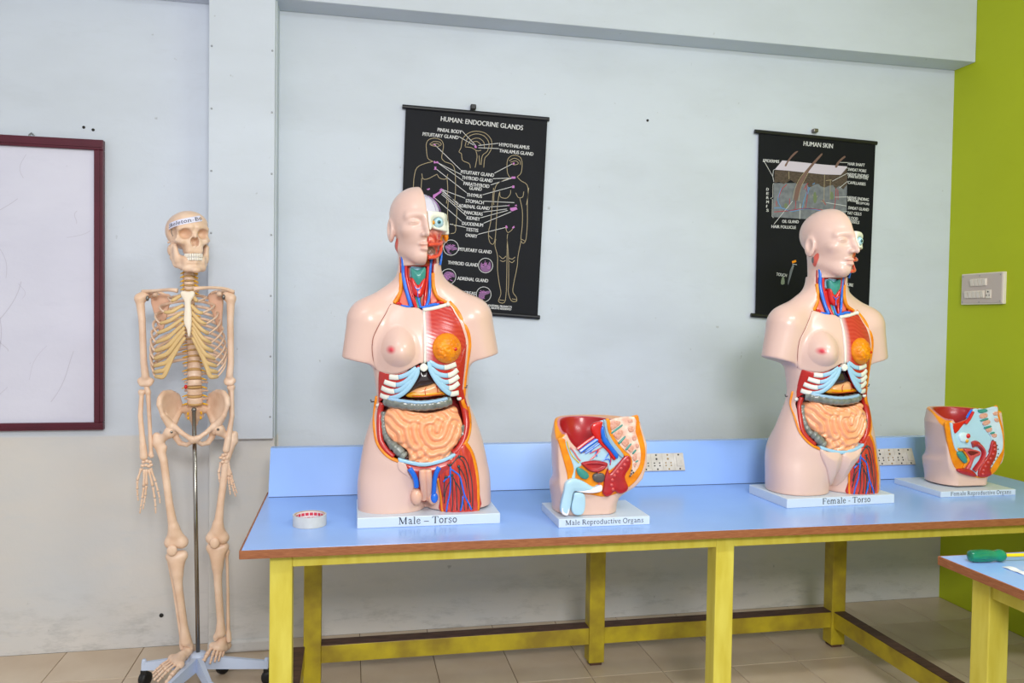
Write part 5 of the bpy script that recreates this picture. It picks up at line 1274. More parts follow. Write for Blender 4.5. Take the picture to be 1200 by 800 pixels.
for q in ([(262, 295), (280, 262), (310, 220), (345, 186), (368, 180), (350, 200), (318, 232), (290, 268), (276, 298)], [(655, 305), (672, 270), (700, 240), (730, 218), (738, 228), (710, 250), (685, 280), (672, 308)], [(335, 560), (350, 470), (385, 400), (430, 330), (490, 260), (548, 200), (556, 210), (505, 270), (450, 340), (405, 420), (378, 500), (362, 565)]): c2.fill('hair', M_s4, S(q), -.0010, 2)
c2.lines('follicle_wall', M_pline, [S(q) for q in ([(325, 560), (345, 470), (380, 395), (430, 330)], [(372, 570), (385, 480), (410, 420), (450, 345)], [(575, 360), (572, 460), (570, 590)], [(585, 410), (630, 405)], [(620, 410), (618, 560)], [(295, 340), (297, 400)], [(480, 520), (505, 545), (520, 530)], [(545, 570), (580, 580)])], .6, 3)
c2.lines('blood_vessel', M_s5, [S(q) for q in ([(180, 655), (300, 645), (420, 628), (560, 640), (700, 660)], [(215, 545), (240, 480), (280, 440)], [(345, 640), (350, 570)], [(425, 625), (440, 530), (430, 450)], [(415, 480), (430, 450), (445, 430)], [(648, 640), (660, 560), (665, 470)], [(680, 560), (678, 480)], [(200, 610), (198, 570)], [(300, 600), (302, 550)], [(560, 560), (585, 600)])], .8, 3)
c2.lines('blood_vessel', M_s6, [S(q) for q in ([(180, 625), (240, 625), (320, 650), (420, 630), (520, 640), (640, 665), (720, 690)], [(235, 620), (210, 560), (235, 470)], [(400, 630), (415, 560), (450, 460)], [(480, 440), (500, 430)], [(440, 520), (460, 460)])], .8, 3)
c2.fill('gland', M_s7, S([(258, 600), (275, 585), (288, 610), (268, 628)]), -.0010, 2); c2.fill('gland', M_s7, S([(490, 510), (505, 500), (515, 560), (498, 590), (486, 560)]), -.0010, 2); c2.fill('gland', M_s7, S([(622, 500), (638, 500), (645, 540), (630, 560), (618, 540)]), -.0010, 2)
for t, a, b in (('EPIDERMIS', (95, 243), (220, 252)), ('HAIR SHAFT', (758, 268), (888, 280)), ('SWEAT PORE', (758, 312), (900, 326)), ('NERVE ENDING', (757, 350), (918, 366)), ('(PAIN RECEPTOR)', (760, 370), (912, 386)), ('CAPILLARIES', (757, 414), (895, 428)), ('NERVE ENDING', (755, 532), (920, 550)), ('(PRESSURE', (757, 554), (840, 566)), ('RECEPTOR)', (822, 576), (922, 586)), ('SWEAT GLAND', (760, 612), (920, 628)),
                ('FAT CELLS', (757, 652), (862, 662)), ('BLOOD', (757, 690), (835, 700)), ('VESSELS', (757, 716), (846, 728)), ('OIL GLAND', (243, 718), (372, 722)), ('HAIR FOLLICLE', (160, 758), (350, 766))):
    c2.text(t, *S([a])[0], *S([b])[0], 3.5 if '(' not in t and 'RECEP' not in t else 2.6)
for k, chh in enumerate('DERMIS'): c2.text(chh, *S([(120, 468+k*33)])[0], *S([(138 if chh != 'I' else 126, 469+k*33)])[0], 3.2)
c2.text('TOUCH', *T7([(290, 360)])[0], *T7([(378, 372)])[0], 3.6); c2.text('PRESSURE', *T7([(830, 440)])[0], *T7([(944, 455)])[0], 3.6)
c2.lines('leader_lines', M_ptxt, [S(q) for q in ([(100, 255), (170, 378)], [(185, 322), (175, 330), (170, 378), (178, 420)], [(178, 430), (172, 440), (170, 540), (150, 550), (168, 556), (165, 690), (175, 700)], [(755, 270), (690, 268)], [(755, 312), (735, 312)], [(755, 352), (635, 415)], [(755, 415), (690, 468)], [(752, 538), (655, 540)], [(745, 608), (585, 582)], [(752, 652), (690, 655)], [(745, 705), (690, 680)], [(180, 750), (325, 570)], [(380, 710), (385, 590)])], .6)
c2.fill('receptor', mat('chart_sage_grey', (134, 146, 128), .7), T7([(345, 385), (356, 410), (358, 455), (330, 458), (330, 425)]), -.0009, 2); c2.fill('receptor', MATS['chart_sage_grey'], T7([(890, 475), (910, 495), (908, 535), (888, 550), (868, 530), (868, 492)]), -.0009, 2)
c2.fill('receptor', M_s3, T7([(430, 285), (440, 300), (410, 400), (390, 465), (385, 450), (405, 340)]), -.0009)
c2.fill('receptor', M_fat, T7([(420, 262), (455, 250), (460, 268), (425, 280)]), -.0009)
c2.lines('nerve', M_ptxt, [T7(q) for q in ([(425, 285), (465, 292)], [(745, 380), (765, 440), (775, 500), (835, 490)], [(780, 500), (790, 530), (832, 520)], [(800, 225), (830, 290), (870, 325), (900, 318)], [(790, 280), (830, 298)])], .6, 3)
# ------------------------------------------------------------------ skeleton on a wheeled stand
M_bone = mat('bone_plastic', (236, 206, 182), .42, coat=.1, rgb2=(222, 186, 158), nscale=16)
M_bone2 = mat('sternum_bone', (236, 222, 204), .45)
M_cart = mat('costal_cartilage', (216, 182, 126), .45, noise=.08)
M_disc = mat('spinal_disc', (192, 152, 98), .5)
M_nerve = mat('spinal_nerve_yellow', (232, 176, 20), .4)
M_teeth = mat('teeth_ivory', (240, 232, 220), .3)
M_tagp = mat('paper_label', (222, 222, 244), .6)
M_chrome = mat('chrome_pole', (150, 146, 140), .22, 1.0)
M_stand = mat('pale_blue_stand', (196, 208, 232), .4, noise=.05)
M_rub = mat('black_caster', (24, 24, 26), .5)
M_spring = mat('grey_steel', (120, 116, 112), .35, .8)
SO = np.array([-.548, 3.06, 0.0])
sk_root = empty('skeleton', tuple(SO))
def K(px, py, f=0.0): return at(px, py, SO[1]-f)-SO           # traced point at forward depth f
def sp(name, mb_or_me, m=M_bone, par=None, smooth=True):
    me = mb_or_me.mesh() if isinstance(mb_or_me, MB) else mb_or_me
    return link(name, me, m, par or sk_root, smooth)
def bone_chain(name, pts, rad, n=6, seg=12, m=M_bone, par=None, flat=None):
    P = np.array(pts, float); R = np.array(rad, float)
    Q = smoothline(np.hstack([P, R[:, None]]), n)
    return sp(name, MB().tube(Q[:, :3], np.maximum(Q[:, 3], .0015), seg, flat=flat), m, par)
def bone_sdf(name, parts, res=.0028, k=.012, m=M_bone, sub=(), par=None):
    """long or lumpy bone: smooth union of capsule chains and balls"""
    pts = np.array([p for c in parts for p in ([c[0], c[1]] if c[0] is not None else [])]); rmax = max(max(c[2], c[3]) for c in parts)
    lo, hi = pts.min(0)-rmax-.006, pts.max(0)+rmax+.006
    def fn(X, Y, Z):
        d = None
        pb = None
        for a, b, r1, r2 in parts:
            e = s_cap(X, Y, Z, a, b, r1, r2); kk = .002 if pb is not None and np.allclose(pb, a) else k; pb = b
            d = e if d is None else smin(d, e, kk)
        for a, b, r1, r2 in sub: d = smax(d, -s_cap(X, Y, Z, a, b, r1, r2), .004)
        return d
    me, V = sdf_mesh(fn, lo, hi, res, 1); return sp(name, me, m, par)

# spine: centre line from skull to sacrum
spine_c = smoothline([K(222, 311, -.01), K(221.5, 325, .005), K(222, 340, .0), K(223, 365, -.035), K(225, 395, -.045), K(227, 420, -.03), K(228, 450, -.005), K(228.5, 474, -.01)], 24)
seg = np.linalg.norm(np.diff(spine_c, axis=0), axis=1); cum = np.concatenate([[0], np.cumsum(seg)]); TOT = cum[-1]
def sp_at(t):
    s = t*TOT; return np.array([np.interp(s, cum, spine_c[:, i]) for i in range(3)])
lens = [.55]*7+[.80]*12+[1.12]*5; lens = np.array(lens)/sum(lens); edges = np.concatenate([[0], np.cumsum(lens)])
vert_c = []
for i in range(24):
    t0, t1 = edges[i], edges[i+1]; a, b = sp_at(t0+.06*(t1-t0)), sp_at(t1-.24*(t1-t0)); vert_c.append((a+b)/2)
    r = np.interp(i, [0, 6, 7, 18, 19, 23], [.0165, .0185, .0165, .0225, .025, .028])
    ax = (b-a)/np.linalg.norm(b-a)
    mb = MB(); P = [a+(b-a)*u for u in (0, .12, .5, .88, 1)]
    mb.tube(P, [r*.92, r, r*.88, r, r*.92], 14, ref=(1, 0, 0))
    v = sp('vertebra', mb)
    c = (a+b)/2; w_ = np.interp(i, [0, 6, 12, 18, 19, 23], [.024, .028, .030, .028, .042, .040])
    arch = MB()
    for s in (-1, 1): arch.tube(smoothline([c+np.array([s*r*.6, r*.7, 0]), c+np.array([s*r*1.1, r*1.2, .002]), c+np.array([s*w_, r*1.1, .0])], 3), [.006, .006, .006, .005, .005, .0045, .004], 6)
    arch.tube([c+np.array([0, r*1.0, 0]), c+np.array([0, r*1.0+.022, -.010]), c+np.array([0, r+.036, -.022])], [.006, .005, .003], 6)
    sp('vertebral_arch', arch, M_bone, v)
    a2, b2 = sp_at(t1-.24*(t1-t0)), sp_at(t1+.05*(t1-t0) if i < 23 else t1)
    sp('spinal_disc', MB().tube([a2, b2], r*.97, 14, ref=(1, 0, 0)), M_disc)
    for s in (-1, 1):
        q = sp_at(t1-.1*(t1-t0)); L_ = .010 if i < 7 else .013
        if 7 <= i < 10: continue
        e = q+np.array([s*(r+L_+.004), .004-.004*(i > 6), -.004])
        sp('spinal_nerve', MB().tube([q+np.array([s*r*.75, .008, .001]), q+np.array([s*(r+.004), .002, .0]), e], [.0034, .0034, .0018], 6), M_nerve)
sp('slipped_disc', MB().ball(sp_at(edges[22]-.01)+np.array([-.029, -.008, 0]), (.006, .006, .0085), 10), mat('disc_red', (206, 40, 40), .35))

# rib cage
stern_top, stern_bot = K(218.5, 342, .085), K(221, 392, .098)
def stern_at(t): return stern_top*(1-t)+stern_bot*t
Wt = [.062, .090, .104, .112, .118, .122, .125, .127, .126, .122, .112, .095]
Lt = [.50, .60, .68, .74, .80, .86, .90, .94, .98, 1.0]
ends_prev = {}
for i in range(12):
    c = vert_c[7+i]; wv = Wt[i]; drop = [.022, .040, .058, .072, .084, .094, .102, .108, .110, .106, .05, .04][i]
    for s in (-1, 1):
        thmax = {10: 1.75, 11: 1.25}.get(i, 2.62-.045*i)
        pts = []
        for th in np.linspace(.12, thmax, 12):
            x = s*wv*math.sin(min(th, PI))**.85 if th < PI/2 else s*wv*(1-.62*((th-PI/2)/(PI/2))**1.7)
            dep = .115 if i > 2 else .085+.012*i
            y = c[1]+.012+.030*math.sin(th*1.2)*(th < 1.4)-dep*.85*(1-math.cos(th))*.78
            u = th/2.3; z = c[2]+.004-drop*u**1.25
            pts.append((c[0]+x*1.0, y, z))
        cx = c[0]; r = [.0048]*len(pts)
        sp('rib', MB().tube(smoothline(pts, 3), .0054, 8, flat=.62, ref=(0, 1, 0)), M_bone)
        if i < 10:
            e = np.array(pts[-1])
            if i < 7: tgt = stern_at([.08, .30, .46, .60, .72, .83, .92][i])+np.array([s*(.012 if i else .018), .002, 0])
            else: tgt = stern_at(.98)+np.array([s*(.012+.014*(i-7)), .004, -.012-.020*(i-7)])
            mid = (e+tgt)/2+np.array([s*.004, -.010, -.010-.006*max(0, i-3)])
            if i == 0: mid = (e+tgt)/2
            rr = [.0058, .0066, .0070, .0066, .0055] if i < 5 else [.0062, .0078, .0082, .0074, .0055]
            Q = smoothline(np.hstack([np.array([e, (e+mid)/2+np.array([s*.002, -.004, -.002]), mid, (mid+tgt)/2, tgt]), np.array(rr)[:, None]]), 4)
            sp('costal_cartilage', MB().tube(Q[:, :3], Q[:, 3], 8, flat=.5), M_cart)
# breastbone
def k7s(pts): return [(145+x/6.664, 330+y/6.664) for x, y in pts]
poly = np.array([K(*q, .095)[[0, 2]] for q in k7s([(440, 82), (462, 70), (495, 78), (530, 70), (548, 80), (550, 110), (525, 150), (524, 190), (530, 240), (532, 320), (528, 370), (520, 425), (505, 425), (495, 372), (478, 340), (470, 290), (475, 200), (470, 150), (446, 112)])])
me = pad(poly, -.004, .006, lambda X, Z, d: .003*np.clip(d/.01, 0, 1), .0022, .004, back=.008, loop=3, front_fn=lambda x, z: .090+.10*(stern_top[2]-np.asarray(z))+np.asarray(x)*0)
st_ = sp('breastbone', me, M_bone2)
c = K(219.9, 384.5, .104); sp('screw', MB().ball(c, (.003, .002, .003), 8), M_spring, st_)
# collar bones, shoulder blades
for pts in ([(208, 340.5, .080), (200, 339.5, .075), (188, 340, .045), (176, 341, .015), (167, 341.5, .0)], [(227, 338.5, .080), (236, 337.5, .075), (250, 337, .045), (264, 338.5, .015), (274, 342, .0)]):
    bone_chain('collar_bone', [K(*p) for p in pts], [.0085, .0068, .0055, .0062, .0070], 5, 10)
M_scap = mat('scapula_bone', (224, 178, 150), .45)
for gl, tip, med, acr, cor in (((176, 349), (188, 392), (199, 346), (166, 343), (182, 344)), ((261, 348), (259, 392), (243, 346), (274, 344), (257, 343.5))):
    poly = np.array([K(*q, -.03)[[0, 2]] for q in (gl, ((gl[0]+med[0])/2, gl[1]-4), med, ((med[0]+tip[0])/2+ (1 if gl[0] < 220 else -1)*1.5, 370), tip, ((gl[0]*.6+tip[0]*.4), 370))])
    me = pad(poly, -.004, .006, None, .0028, .004, back=.006, loop=3, front_fn=lambda x, z: -.035+np.asarray(x)*0+np.asarray(z)*0)
    b = sp('shoulder_blade', me, M_scap)
    sp('acromion', MB().tube(smoothline([K(med[0], med[1]+4, -.052), K((gl[0]+med[0])/2, gl[1]-6, -.05), K(acr[0], acr[1]-1, -.01)], 5), [.006]*11, 8), M_bone, b)
    sp('coracoid', MB().tube(smoothline([K(gl[0], gl[1]-2, -.03), K(cor[0], cor[1]-1, .0), K(cor[0], cor[1]+2, .02)], 4), [.009]*9, 8), M_bone, b)

# arms
def K3(l): return [K(*p) for p in l]
bone_sdf('upper_arm_bone', [(K(169, 347, -.002), K(163.5, 349, .004), .0185, .0175), (K(164, 352, .004), K(166.5, 375, .006), .0150, .0118), (K(166.5, 375, .006), K(168.5, 425, .006), .0118, .0115), (K(168.5, 425, .006), K(170.5, 441, .004), .0115, .0135), (K(165, 446, .0), K(177.5, 446, .0), .0120, .0100), (K(166, 450, .006), K(175, 450, .006), .0090, .0090)], .0028, .010)
bone_sdf('upper_arm_bone', [(K(266, 347, -.002), K(271, 349, .004), .0185, .0175), (K(270.5, 352, .004), K(270, 375, .006), .0150, .0118), (K(270, 375, .006), K(270.5, 425, .006), .0118, .0115), (K(270.5, 425, .006), K(269, 440, .004), .0115, .0130), (K(266, 446, .0), K(273, 446, .0), .0115, .0110), (K(266, 449, .006), K(271, 450, .006), .0080, .0080)], .0028, .010)
for q in ((172.8, 349.5, .020), (262, 348, .018)): sp('shoulder_spring', MB().ball(K(*q), (.006, .005, .010), 8), M_spring)
bone_sdf('radius', [(K(165, 459, .0), K(168, 459, .0), .0095, .0085), (K(166, 461, .002), K(164.5, 487, .006), .0078, .0085), (K(164.5, 487, .006), K(167.5, 522, .010), .0085, .0105), (K(167.5, 522, .01), K(168.5, 535, .012), .0120, .0135)], .0026, .008)
bone_sdf('ulna', [(K(172, 454, .0), K(173.5, 459, .002), .0095, .0090), (K(173.5, 460, .0), K(175, 487, .004), .0082, .0070), (K(175, 487, .004), K(177, 530, .006), .0070, .0068), (K(176.6, 533, .006), K(177.6, 534, .006), .0085, .0085)], .0026, .008)
bone_sdf('radius', [(K(272, 453, .0), K(269, 454, .0), .0105, .0095), (K(271.5, 455, .0), K(272, 487, .010), .0085, .0085), (K(272, 487, .010), K(267.5, 514, .016), .0085, .0110), (K(267.5, 514, .016), K(265, 527, .020), .0125, .0125)], .0026, .008)
bone_sdf('ulna', [(K(269, 452, -.012), K(270, 458, -.012), .0090, .0085), (K(270, 458, -.012), K(271, 490, -.002), .0080, .0068), (K(271, 490, -.002), K(270.5, 524, .010), .0066, .0070)], .0026, .008)
def finger(par, pts, r0, f0=.014):
    """metacarpal and phalanges along a traced line"""
    P = smoothline([K(x, y, f0) for x, y in pts], 8); cl = np.concatenate([[0], np.cumsum(np.linalg.norm(np.diff(P, axis=0), axis=1))]); T_ = cl[-1]
    def pt(t): return np.array([np.interp(t*T_, cl, P[:, i]) for i in range(3)])
    cuts = [0, .40, .66, .85, 1.0]
    for i in range(4):
        a, b = pt(cuts[i]+.012), pt(cuts[i+1]-.012); r = r0*(1-.13*i)
        mb = MB().tube([a, a*.85+b*.15, (a+b)/2, a*.15+b*.85, b], [r, r*.9, r*.62, r*.85, r*.9 if i < 3 else r*.5], 8)
        sp('metacarpal' if i == 0 else 'finger_bone', mb, M_bone, par)
def hand(carp, fingers, r=.0058):
    mb = MB(); c0 = K(*carp[0]); sp_ = []
    o = None
    for q in carp:
        b = MB().ball(K(*q), (.0075, .0070, .0062), 8)
        x = sp('carpal_bone', b) if o is None else sp('carpal_bone', b, M_bone, o)
        o = o or x
    for fpts in fingers: finger(o, fpts, r)
hand([(168, 541, .012), (172, 540, .014), (175.5, 541, .012), (167, 545.5, .014), (171, 545, .016), (174.5, 546, .014), (177, 544.5, .010)],
     [[(166, 548), (162, 553), (160.8, 565), (161, 577), (162, 587)], [(169, 549), (169, 560), (168, 575), (165.5, 590), (163.8, 602)], [(171.5, 549), (172, 560), (171, 575), (169, 588), (167.5, 597)], [(174, 549), (177, 560), (180, 575), (182, 590), (182.5, 602)], [(176, 548), (180, 556), (183.5, 570), (186.5, 580), (187.5, 590)]])
hand([(261.5, 533, .020), (264.5, 532, .020), (258.8, 536, .022), (262.5, 537, .024), (266, 536.5, .020), (261, 541, .022), (265, 541, .020)],
     [[(259, 541), (257, 549), (256.2, 557), (258, 565), (259.5, 573)], [(262, 543), (261, 552), (261, 562), (261.5, 570), (262, 578)], [(265.5, 543), (267, 553), (268, 562), (269, 571), (270, 580)], [(266.5, 542), (268.5, 552), (270.5, 562), (273, 572), (276.5, 582)], [(267, 541), (269.5, 550), (272, 560), (275, 570), (278, 578)]])

# pelvis: flared wings, ring and sacrum
pel = [(-1, 228)]
def hip(s, ptx):
    """one hip bone; ptx maps left-hand traced points"""
    cre = [ptx(*p) for p in ((210, 474, -.055), (208, 464, -.05), (200, 459.5, -.02), (192, 460.5, .015), (187.5, 467, .04), (186.5, 475, .05))]
    ace = ptx(201, 500, .02)
    parts = []
    for i in range(len(cre)-1): parts.append((cre[i], cre[i+1], .0075, .0075))
    parts += [(cre[-1], ptx(191, 487, .045), .0075, .0085), (ptx(191, 487, .045), ace, .0095, .016), (ace, ptx(203, 505, .02), .0165, .0160),
              (ptx(205, 500, .03), ptx(213, 507, .055), .0100, .0085), (ptx(213, 507, .055), ptx(222, 513, .065), .0085, .0085), (ptx(222, 513, .065), ptx(226.5, 514.5, .065), .0095, .0110),
              (ptx(226, 517, .06), ptx(219, 521, .04), .0085, .0075), (ptx(219, 521, .04), ptx(211, 519, .02), .0080, .0095), (ptx(211, 519, .02), ptx(206, 512, .005), .0100, .0105), (ptx(206, 512, .005), ptx(205, 505, .01), .0115, .0130),
              (ptx(210, 474, -.055), ptx(210.5, 482, -.045), .0095, .0100), (ptx(210.5, 482, -.045), ptx(205, 492, -.01), .0105, .0130), (ptx(205, 492, -.01), ace, .0130, .0160)]
    # wing: close web of capsules between crest and the root of the ilium
    root = np.array([ptx(210.0, 483, -.045), ptx(207.5, 489, -.028), ptx(204, 493, -.008), ptx(200.5, 495, .012), ptx(197, 494, .03)])
    cc = smoothline(cre, 5); rr = smoothline(root, 6)
    for i in range(0, len(cc), 2):
        r = rr[int(i/(len(cc)-1)*(len(rr)-1))]; m = (cc[i]+r)/2+np.array([0, .012, 0]); parts.append((cc[i], m, .0068, .0060)); parts.append((m, r, .0060, .0085))
    return bone_sdf('hip_bone', parts, .0030, .010)
hip(-1, lambda x, y, f: K(x, y, f))
hip(1, lambda x, y, f: K(228+(228-x)*.94, y-.6, f))
bone_sdf('pubic_disc', [(K(228, 513, .064), K(228, 518, .060), .0055, .0055)], .0022, .004, M_disc)
bone_sdf('sacrum', [(K(228, 478, -.03), K(228, 484, -.05), .020, .022), (K(219, 478, -.045), K(237, 478, -.045), .015, .015), (K(213.5, 480, -.05), K(242.5, 480, -.05), .013, .013), (K(221, 487, -.06), K(235, 487, -.06), .013, .013), (K(228, 487, -.06), K(228, 496, -.06), .021, .012), (K(228, 496, -.06), K(228, 503, -.045), .009, .005)], .003, .012)
for x, y in ((220.5, 485), (221, 490), (235.5, 484), (235, 489.5)): sp('sacral_nerve', MB().tube([K(x, y-2, -.03), K(x+(-1 if x < 228 else 1)*.5, y+1.5, -.028)], .0034, 6), M_nerve)
# legs
bone_sdf('thigh_bone', [(K(199.5, 506, .02), K(199.5, 506, .02), .0215, .0215), (K(198, 508, .018), K(188.5, 515, .0), .0135, .0155), (K(183.5, 511, -.004), K(184, 519, -.004), .0145, .0165), (K(193, 524, .004), K(192, 526, .004), .0090, .0090), (K(186, 519, .0), K(192, 540, .010), .0170, .0132), (K(192, 540, .010), K(198.5, 590, .020), .0132, .0130), (K(198.5, 590, .020), K(204.5, 626, .018), .0130, .0180), (K(204, 618, .018), K(200.5, 635, .01), .0140, .0215), (K(204, 618, .018), K(213, 635, .01), .0140, .0205), (K(200.5, 635, .01), K(213, 635, .01), .0205, .0200)], .003, .012)
bone_sdf('thigh_bone', [(K(256.5, 503, .02), K(256.5, 503, .02), .0210, .0210), (K(258, 506, .018), K(269, 512, .0), .0130, .0150), (K(274.5, 509, -.004), K(274, 516, -.004), .0140, .0155), (K(272, 517, .0), K(265, 540, .010), .0160, .0130), (K(265, 540, .010), K(258.5, 590, .020), .0130, .0128), (K(258.5, 590, .020), K(255, 622, .018), .0128, .0180), (K(255, 614, .018), K(248.5, 630, .01), .0140, .0205), (K(255, 614, .018), K(261, 630, .01), .0140, .0205), (K(248.5, 630, .01), K(261, 630, .01), .0200, .0200)], .003, .012)
sp('hip_spring', MB().ball(K(201, 506, .045), (.005, .004, .005), 8), M_chrome); sp('hip_spring', MB().ball(K(255.5, 503, .042), (.005, .004, .005), 8), M_spring)
def kneecap(x, y, f): return sp('kneecap', MB().ball(K(x, y, f), (.0180, .0095, .0205), 16))
kneecap(201.5, 645, .036); kneecap(251.5, 636, .036)
bone_sdf('shin_bone', [(K(200.5, 651.5, .006), K(214, 650, .004), .0160, .0160), (K(200.5, 652, .006), K(208, 672, .01), .0150, .0140), (K(214, 651, .004), K(208, 672, .01), .0150, .0140), (K(206.5, 654, .008), K(209.5, 690, .012), .0210, .0145), (K(209.5, 690, .012), K(216, 735, .008), .0145, .0130), (K(216, 735, .008), K(218, 751, .006), .0135, .0205), (K(223.5, 756, .0), K(224, 760, .0), .010, .008)], .003, .014)
bone_sdf('calf_bone', [(K(199.5, 658, -.03), K(204, 690, -.02), .0105, .0060), (K(204, 690, -.02), K(213, 748, -.012), .0060, .0075), (K(213, 752, -.012), K(213.5, 759, -.012), .0100, .0090)], .0028, .008)
bone_sdf('shin_bone', [(K(247.5, 641, .006), K(262.5, 640.5, .004), .0155, .0155), (K(247.5, 642, .006), K(255, 664, .01), .0145, .0140), (K(262.5, 641, .004), K(255, 664, .01), .0145, .0140), (K(254.5, 645, .008), K(255.5, 684, .012), .0200, .0140), (K(255.5, 684, .012), K(258.5, 728, .006), .0140, .0130), (K(258.5, 728, .006), K(258.5, 741, .004), .0135, .0190), (K(252.5, 746, .004), K(252.5, 749, .004), .009, .007)], .003, .014)
bone_sdf('calf_bone', [(K(266.5, 646, -.006), K(266, 650, -.006), .0095, .0075), (K(266, 650, -.006), K(267, 690, -.004), .0058, .0055), (K(267, 690, -.004), K(267.5, 738, -.004), .0055, .0070), (K(267.7, 742, -.004), K(268.5, 750, -.004), .0100, .0095)], .0028, .008)
def toe(par, pts, r, n=3):
    P = np.array(pts, float); cuts = [0, .55, .80, 1.0] if n == 3 else [0, .62, 1.0]
    cl = np.concatenate([[0], np.cumsum(np.linalg.norm(np.diff(P, axis=0), axis=1))]); T_ = cl[-1]
    def pt(t): return np.array([np.interp(t*T_, cl, P[:, i]) for i in range(3)])
    for i in range(len(cuts)-1):
        a, b = pt(cuts[i]+.012), pt(cuts[i+1]-.012); q = r*(1-.12*i)
        sp('metatarsal' if i == 0 else 'toe_bone', MB().tube([a, a*.85+b*.15, (a+b)/2, a*.15+b*.85, b], [q, q*.95, q*.66, q*.95, q*.9 if i < len(cuts)-2 else q*.6], 8), M_bone, par)
def foot(ank, heel, mid, tips, bases):
    o = bone_sdf('ankle_bone', [(ank, ank+np.array([0, -.006, -.012]), .018, .018), (ank+np.array([0, .01, -.014]), heel, .016, .017), (ank+np.array([0, -.02, -.012]), mid, .016, .014), (bases[0], bases[-1], .0125, .0115)]+[(mid, b*.92+np.asarray(t)*.08, .0135, .0105) for b, t in zip(bases, tips)], .003, .010)
    for k, (b, t) in enumerate(zip(bases, tips)): toe(o, [b, b*.5+t*.5+np.array([0, 0, .004]), t], .0095 if k == 0 else .0066, 2 if k == 0 else 3)
def FZ(x, y, z): return atz(x, y, z)-SO
foot(FZ(221, 757, .125), FZ(224, 762, .10), FZ(215, 768, .105), [FZ(194, 801, .070), FZ(184, 799, .073), FZ(180, 797, .073), FZ(179, 793, .072), FZ(178.5, 789, .070)], [FZ(212, 778, .105), FZ(209, 775, .107), FZ(206.5, 773, .107), FZ(204, 771.5, .103), FZ(202, 770, .098)])
foot(FZ(260, 750, .140), FZ(266, 756, .11), FZ(257, 757, .122), [FZ(238.5, 775, .090), FZ(246, 778, .088), FZ(251.5, 776, .088), FZ(256, 775, .086), FZ(260, 772.5, .085)], [FZ(249.5, 756, .125), FZ(253, 757, .127), FZ(256.5, 758, .127), FZ(260, 758.5, .122), FZ(263, 758.5, .116)])

# skull -----------------------------------------------------------------
SKC = K(221, 283.5, .0)+np.array([0, 0, 0]); SKM = Matrix.Translation(tuple(SKC)) @ Matrix.Rotation(math.radians(27), 4, 'Z') @ Matrix.Rotation(math.radians(-3), 4, 'Y') @ Matrix.Scale(.985, 4)
def skull_sdf(X, Y, Z):
    AX = np.abs(X); Z0 = Z; Zf = Z-.022
    d = s_ell(X, Y, Z, (0, .020, .042), (.071, .094, .070))
    d = smin(d, s_ell(X, Y, Z, (0, -.030, .058), (.056, .048, .046)), .03)
    d = smin(d, s_ell(X, Y, Zf, (0, -.035, -.012), (.050, .045, .040)), .02)
    d = smin(d, s_box(X, Y, Z, (0, -.048, -.026), (.031, .028, .024), .014), .014)
    d = smin(d, s_cap(AX, Y, Zf, (.012, -.078, .026), (.047, -.064, .021), .0085, .0080), .010)
    d = smin(d, s_cap(AX, Y, Zf, (.040, -.062, -.024), (.060, -.042, -.018), .0110, .0085), .010)
    d = smin(d, s_cap(AX, Y, Zf, (.053, -.056, .018), (.058, -.050, -.016), .0060, .0065), .008)
    d = smin(d, s_cap(AX, Y, Zf, (.060, -.042, -.018), (.069, .004, -.024), .0058, .0055), .006)
    d = smin(d, s_ell(AX, Y, Z, (.056, .022, -.030), (.014, .018, .022)), .012)
    d = smax(d, -s_ell(AX, Y, Zf, (.060, -.022, .004), (.011, .030, .030)), .012)
    d = smax(d, -s_ell(AX, Y, Zf, (.0310, -.078, .002), (.0205, .036, .0185)), .005)
    d = smax(d, -s_ell(AX, Y, Zf, (.0062, -.078, -.026), (.0080, .028, .0165)), .003)
    d = smin(d, s_cap(X, Y, Zf, (0, -.074, .014), (0, -.086, -.008), .0062, .0052), .006)
    d = smax(d, -s_ell(AX, Y, Z, (.047, -.042, -.030), (.011, .026, .013)), .010)
    return d
me, V = sdf_mesh(skull_sdf, (-.085, -.11, -.09), (.085, .125, .125), .0024, 1); me.transform(SKM); skl = sp('skull', me)
def jaw_sdf(X, Y, Z):
    AX = np.abs(X)
    d = s_chain(AX, Y, Z, [(.056, .006, -.012), (.055, .010, -.058), (.048, -.008, -.082), (.028, -.052, -.098), (.0, -.069, -.102)], [.0070, .0100, .0120, .0125, .0135], .006)
    for a, b in (((.056, -.014, -.020), (.053, -.010, -.070)), ((.055, -.002, -.030), (.052, -.006, -.075)), ((.056, -.022, -.014), (.050, -.022, -.074))): d = smin(d, s_cap(AX, Y, Z, a, b, .0062, .0080), .008)
    d = smin(d, s_cap(AX, Y, Z, (.0, -.068, -.078), (.026, -.054, -.078), .0110, .0105), .008)
    d = smin(d, s_cap(AX, Y, Z, (.026, -.054, -.080), (.046, -.020, -.072), .0105, .0090), .010)
    d = smin(d, s_cap(AX, Y, Z, (.028, -.052, -.066), (.047, -.022, -.058), .0110, .0105), .010)
    d = smin(d, s_cap(AX, Y, Z, (.056, -.030, -.022), (.050, -.028, -.066), .0070, .0095), .010)
    return smin(d, s_ell(X, Y, Z, (0, -.078, -.106), (.016, .011, .010)), .008)
me, V = sdf_mesh(jaw_sdf, (-.075, -.10, -.13), (.075, .03, .0), .0022, 1); me.transform(SKM); jw = sp('jaw', me, M_bone, skl)
M_gum = mat('tooth_gap', (150, 92, 74), .6)
